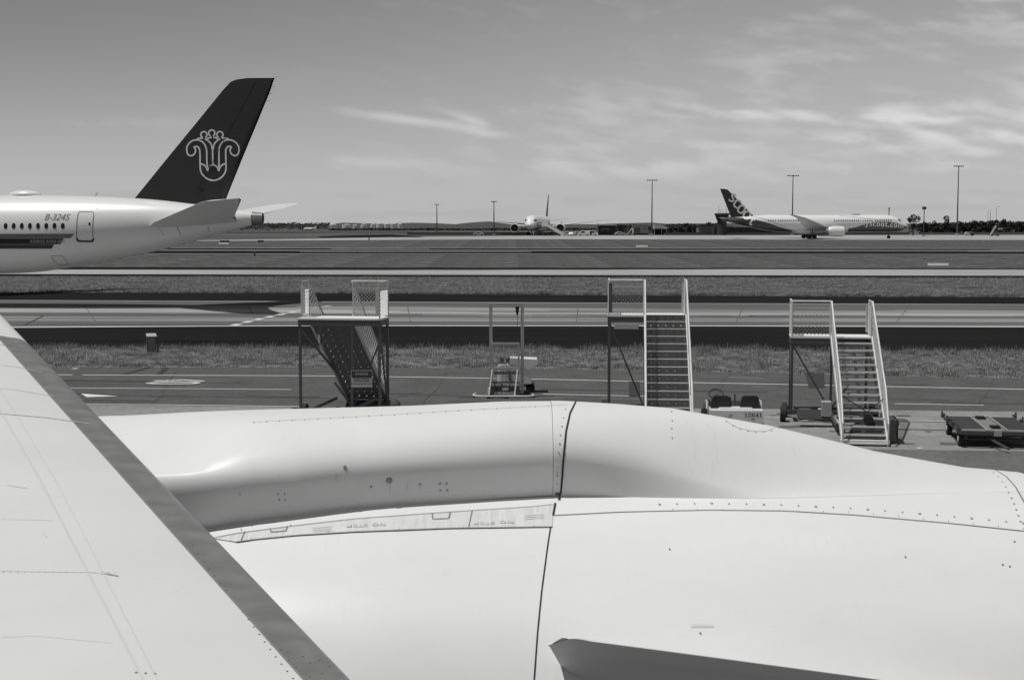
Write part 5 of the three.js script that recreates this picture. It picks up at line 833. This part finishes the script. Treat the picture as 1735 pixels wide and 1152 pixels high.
blockOf('dark_hangar', 'long dark building behind the lettered jet\'s tail', 1214, 1330, 386, 640, 20, M.wallDark, M.wallDark, (g, w, h) => { for (let i = 0; i < 9; i++) part('bay_post', box(-w / 2 + w * (i + 0.5) / 9, h * 0.45, 0.1, 0.35, h * 0.9, 0.2), M.galvDark, g); part('window', box(-w * 0.12, h * 0.55, 0.04, 2.2, 1.1, 0.1), M.glass, g); });
blockOf('kiosk', 'small dark building with a bright awning at far right', 1688, 1706, 386.5, 660, 6, M.wallDark, M.wallGrey, (g, w, h) => { part('awning', box(-w * 0.22, h * 0.86, 0.6, w * 0.36, 0.6, 1.2), M.roof, g); part('door', box(w * 0.1, h * 0.35, 0.04, 1, h * 0.6, 0.1), M.wallGrey, g); });
{
  const Z = 615, k = Z / FOCAL, p = spot(1222.5, Z), Y = (y) => EYE + (385 - y) * k - p.y, g = thing('control_tower', 'squat dark control tower with flared cab behind the lettered fin', 'control tower', [p.x, p.y, p.z]);
  part('shaft', new THREE.CylinderGeometry(8 * k, 9 * k, Y(374), 8).rotateY(0.39).translate(0, Y(374) / 2, 0), M.wallDark, g);
  part('cab', new THREE.CylinderGeometry(11.5 * k, 8 * k, Y(364) - Y(374), 8).rotateY(0.39).translate(0, (Y(364) + Y(374)) / 2, 0), M.glass, g);
  part('cab_roof', new THREE.CylinderGeometry(13 * k, 13.4 * k, Y(361.4) - Y(364.2), 8).rotateY(0.39).translate(0, (Y(361.4) + Y(364.2)) / 2, 0), M.board, g);
  for (let i = 0; i < 8; i++) { const a = i * Math.PI / 4 + 0.39; part('mullion', bar(V(8.2 * k * Math.cos(a), Y(374), 8.2 * k * Math.sin(a)), V(11.7 * k * Math.cos(a), Y(364), 11.7 * k * Math.sin(a)), 0.25), M.board, g); }
  for (const [x, t] of [[-6.5, 350], [-4, 354], [-2, 355], [6.5, 349], [8, 355], [2, 358]]) part('antenna', rod(V(x * k, Y(361.5), 0), V(x * k, Y(t), 0), 0.06), M.galvDark, g);
  part('annexe', box(-4 * k, Y(385) / 2, -6, 16 * k, Y(385), 8), M.wallDark, g);
}
// perimeter barrier along the back of the far apron
for (const [a, b] of [[690, 895], [905, 1010], [1128, 1232], [1232, 1540], [1560, 1735]]) { const Z = 625, k = Z / FOCAL, p = spot((a + b) / 2, Z), w = (b - a) * k, g = thing('barrier_wall', { 690: 'low dark barrier left of the nose-on airliner', 905: 'low dark barrier right of the nose-on airliner', 1128: 'low dark barrier before the grey shed', 1232: 'low dark barrier behind the lettered jet', 1560: 'low dark barrier along the right trees' }[a], 'barrier', [p.x, p.y, p.z], 0, 'low barriers at the back of the far apron'); part('panel', box(0, 0.55, 0, w, 1.1, 0.3), M.wallGrey, g); part('cap', box(0, 1.15, 0, w, 0.12, 0.45), M.wallDark, g); }

// vehicles
const outline = { car: [[-2.1, 0.4], [-2.15, 0.8], [-1.5, 0.95], [-0.9, 1.42], [0.6, 1.45], [1.3, 0.98], [2.05, 0.85], [2.1, 0.4]], van: [[-2.4, 0.4], [-2.45, 1.9], [-2.2, 2.05], [1.0, 2.05], [1.6, 1.25], [2.35, 1.05], [2.4, 0.4]] }, panes = { car: [[-1.25, 0.98], [-0.8, 1.36], [0.5, 1.38], [1.0, 0.98]], van: [[-0.4, 1.2], [-0.4, 1.85], [0.95, 1.85], [1.4, 1.2]] };
function vehicle(kind, px, py, turn, label, open) {
  const p = ground(px, py), g = thing(kind === 'van' ? 'minibus' : 'parked_car', label, kind === 'van' ? 'van' : 'car', [p.x, p.y, p.z], turn), vv = (l) => new THREE.Shape(l.map(([x, y]) => new THREE.Vector2(x, y)));
  part('body', new THREE.ExtrudeGeometry(vv(outline[kind]), { depth: 1.6, bevelEnabled: true, bevelSize: 0.06, bevelThickness: 0.08, bevelSegments: 2 }).translate(0, 0, -0.8), M.carWhite, g);
  for (const z of [-0.9, 0.89]) part('side_window', new THREE.ExtrudeGeometry(vv(panes[kind]), { depth: 0.02, bevelEnabled: false }).translate(0, 0, z), M.glass, g);
  if (open) part('open_doorway', box(-0.9, 1.1, 0.89, 1.5, 1.4, 0.04), M.black, g);
  for (const x of [-1.35, 1.35]) for (const z of [-0.8, 0.8]) part('wheel', wheel(x, 0.34, z, 0.34, 0.24), M.rubber, g);
}
vehicle('car', 960, 399.4, 0.1, 'white pickup beside the foot of the white boarding ramp'); vehicle('car', 969, 399.6, 1.2, 'white car turned toward the ramp beside the pickup'); vehicle('car', 979, 398.8, 0.1, 'white car half hidden left of the open van');
vehicle('van', 989, 399.6, Math.PI, 'white van nose left beside the cars'); vehicle('van', 1003, 399.4, 0, 'white minibus with a dark open side door', true); vehicle('car', 1050, 398.6, 0, 'pale car before the plant room');
vehicle('car', 1598, 393.6, 0, 'white car left of the tallest mast'); vehicle('car', 1607, 393.4, Math.PI, 'white car partly behind the tallest mast'); vehicle('van', 1655, 394, 0, 'white van before the right tree row'); vehicle('car', 1718, 393.4, 0, 'white car at far right before the trees');
vehicle('car', 811, 399, 0, 'low vehicle left of the nose-on airliner');
// ramp stairs at the nose-on airliner
{
  const Z = 575, k = Z / FOCAL, p = spot(942, Z), Y = (y) => EYE + (385 - y) * k - p.y, X = (x) => (x - 942) * k, g = thing('covered_ramp', 'white covered boarding ramp at the nose-on airliner', 'ramp', [p.x, p.y, p.z]);
  part('ramp_side', bar(V(X(926), Y(381), 0), V(X(955), Y(398), 0), 1.4, 1.1), M.carWhite, g); part('ramp_side', bar(V(X(926), Y(380), -1.6), V(X(955), Y(397), -1.6), 0.2, 1.4), M.carWhite, g); part('head', box(X(923), Y(378.5), -0.8, 2.2, 2.4, 2.4), M.carWhite, g); part('landing', box(X(923), Y(384), -0.8, 2.6, 0.3, 2.4), M.galv, g);
  for (const x of [919, 927, 938]) part('leg', box(X(x), Y(387) / 2 * (x > 930 ? 0.7 : 1), -0.8, 0.25, Y(387) * (x > 930 ? 0.7 : 1), 0.25), M.galvDark, g); part('chassis', box(X(938), 0.6, -0.8, 9, 0.4, 2), M.galvDark, g);
  for (const x of [924, 932, 948]) part('wheel', wheel(X(x), 0.45, 0.3, 0.45, 0.3), M.rubber, g);
}
for (const [px, dir, Z, label, yt] of [[1683, 1, 560, 'bright boarding stairs parked at the right apron edge', 378.5], [1069, 1, 600, 'dark stair truck left of the pale site office', 382]]) {
  const k = Z / FOCAL, p = spot(px, Z), h = EYE + (385 - yt) * k - p.y, g = thing('stair_truck', label, 'stair truck', [p.x, p.y, p.z]);
  part('flight', bar(V(-1.7, 0.4, 0.6), V(0.5, h - 0.9, 0.6), 0.12, 0.5), M.carWhite, g); part('flight', bar(V(-1.7, 0.4, -0.8), V(0.5, h - 0.9, -0.8), 0.12, 0.5), M.galvDark, g); for (let i = 0; i < 8; i++) part('tread', box(-1.6 + 0.27 * i, 0.5 + (h - 1.4) * i / 8, -0.1, 0.3, 0.06, 1.3), M.galvDark, g);
  part('platform', box(1.0, h - 1, -0.1, 1.2, 0.15, 1.5), M.galvDark, g); part('guard_rail', tube([V(0.5, h - 0.9, 0.6), V(0.5, h, 0.6), V(1.6, h, 0.6), V(1.6, h - 0.9, 0.6)], 0.05), M.galv, g);
  for (const x of [-1, 1.3]) { part('leg', box(x, (h - 1) / 2 * (x > 0 ? 1 : 0.3) + 0.2, 0.5, 0.15, (h - 1) * (x > 0 ? 1 : 0.3), 0.15), M.galvDark, g); part('wheel', wheel(x, 0.35, 0.5, 0.35, 0.3), M.rubber, g); } part('chassis', box(0.2, 0.5, -0.1, 3.4, 0.25, 1.4), M.galvDark, g);
}
{ const p = ground(1641, 399.4), g = thing('road_roller', 'grey drum roller on the right apron edge', 'roller', [p.x, p.y, p.z]); part('drum', wheel(-0.4, 0.8, 0, 0.8, 1.8), M.galv, g); part('frame', [box(0.8, 0.9, 0, 2.2, 0.5, 1.4)], M.galvDark, g); part('hood', [box(1.2, 1.4, 0, 1.2, 0.7, 1.3)], M.wallGrey, g); part('wheel', wheel(1.8, 0.5, 0.7, 0.5, 0.3), M.rubber, g); part('wheel', wheel(1.8, 0.5, -0.7, 0.5, 0.3), M.rubber, g); }
renderer.render(scene, camera);
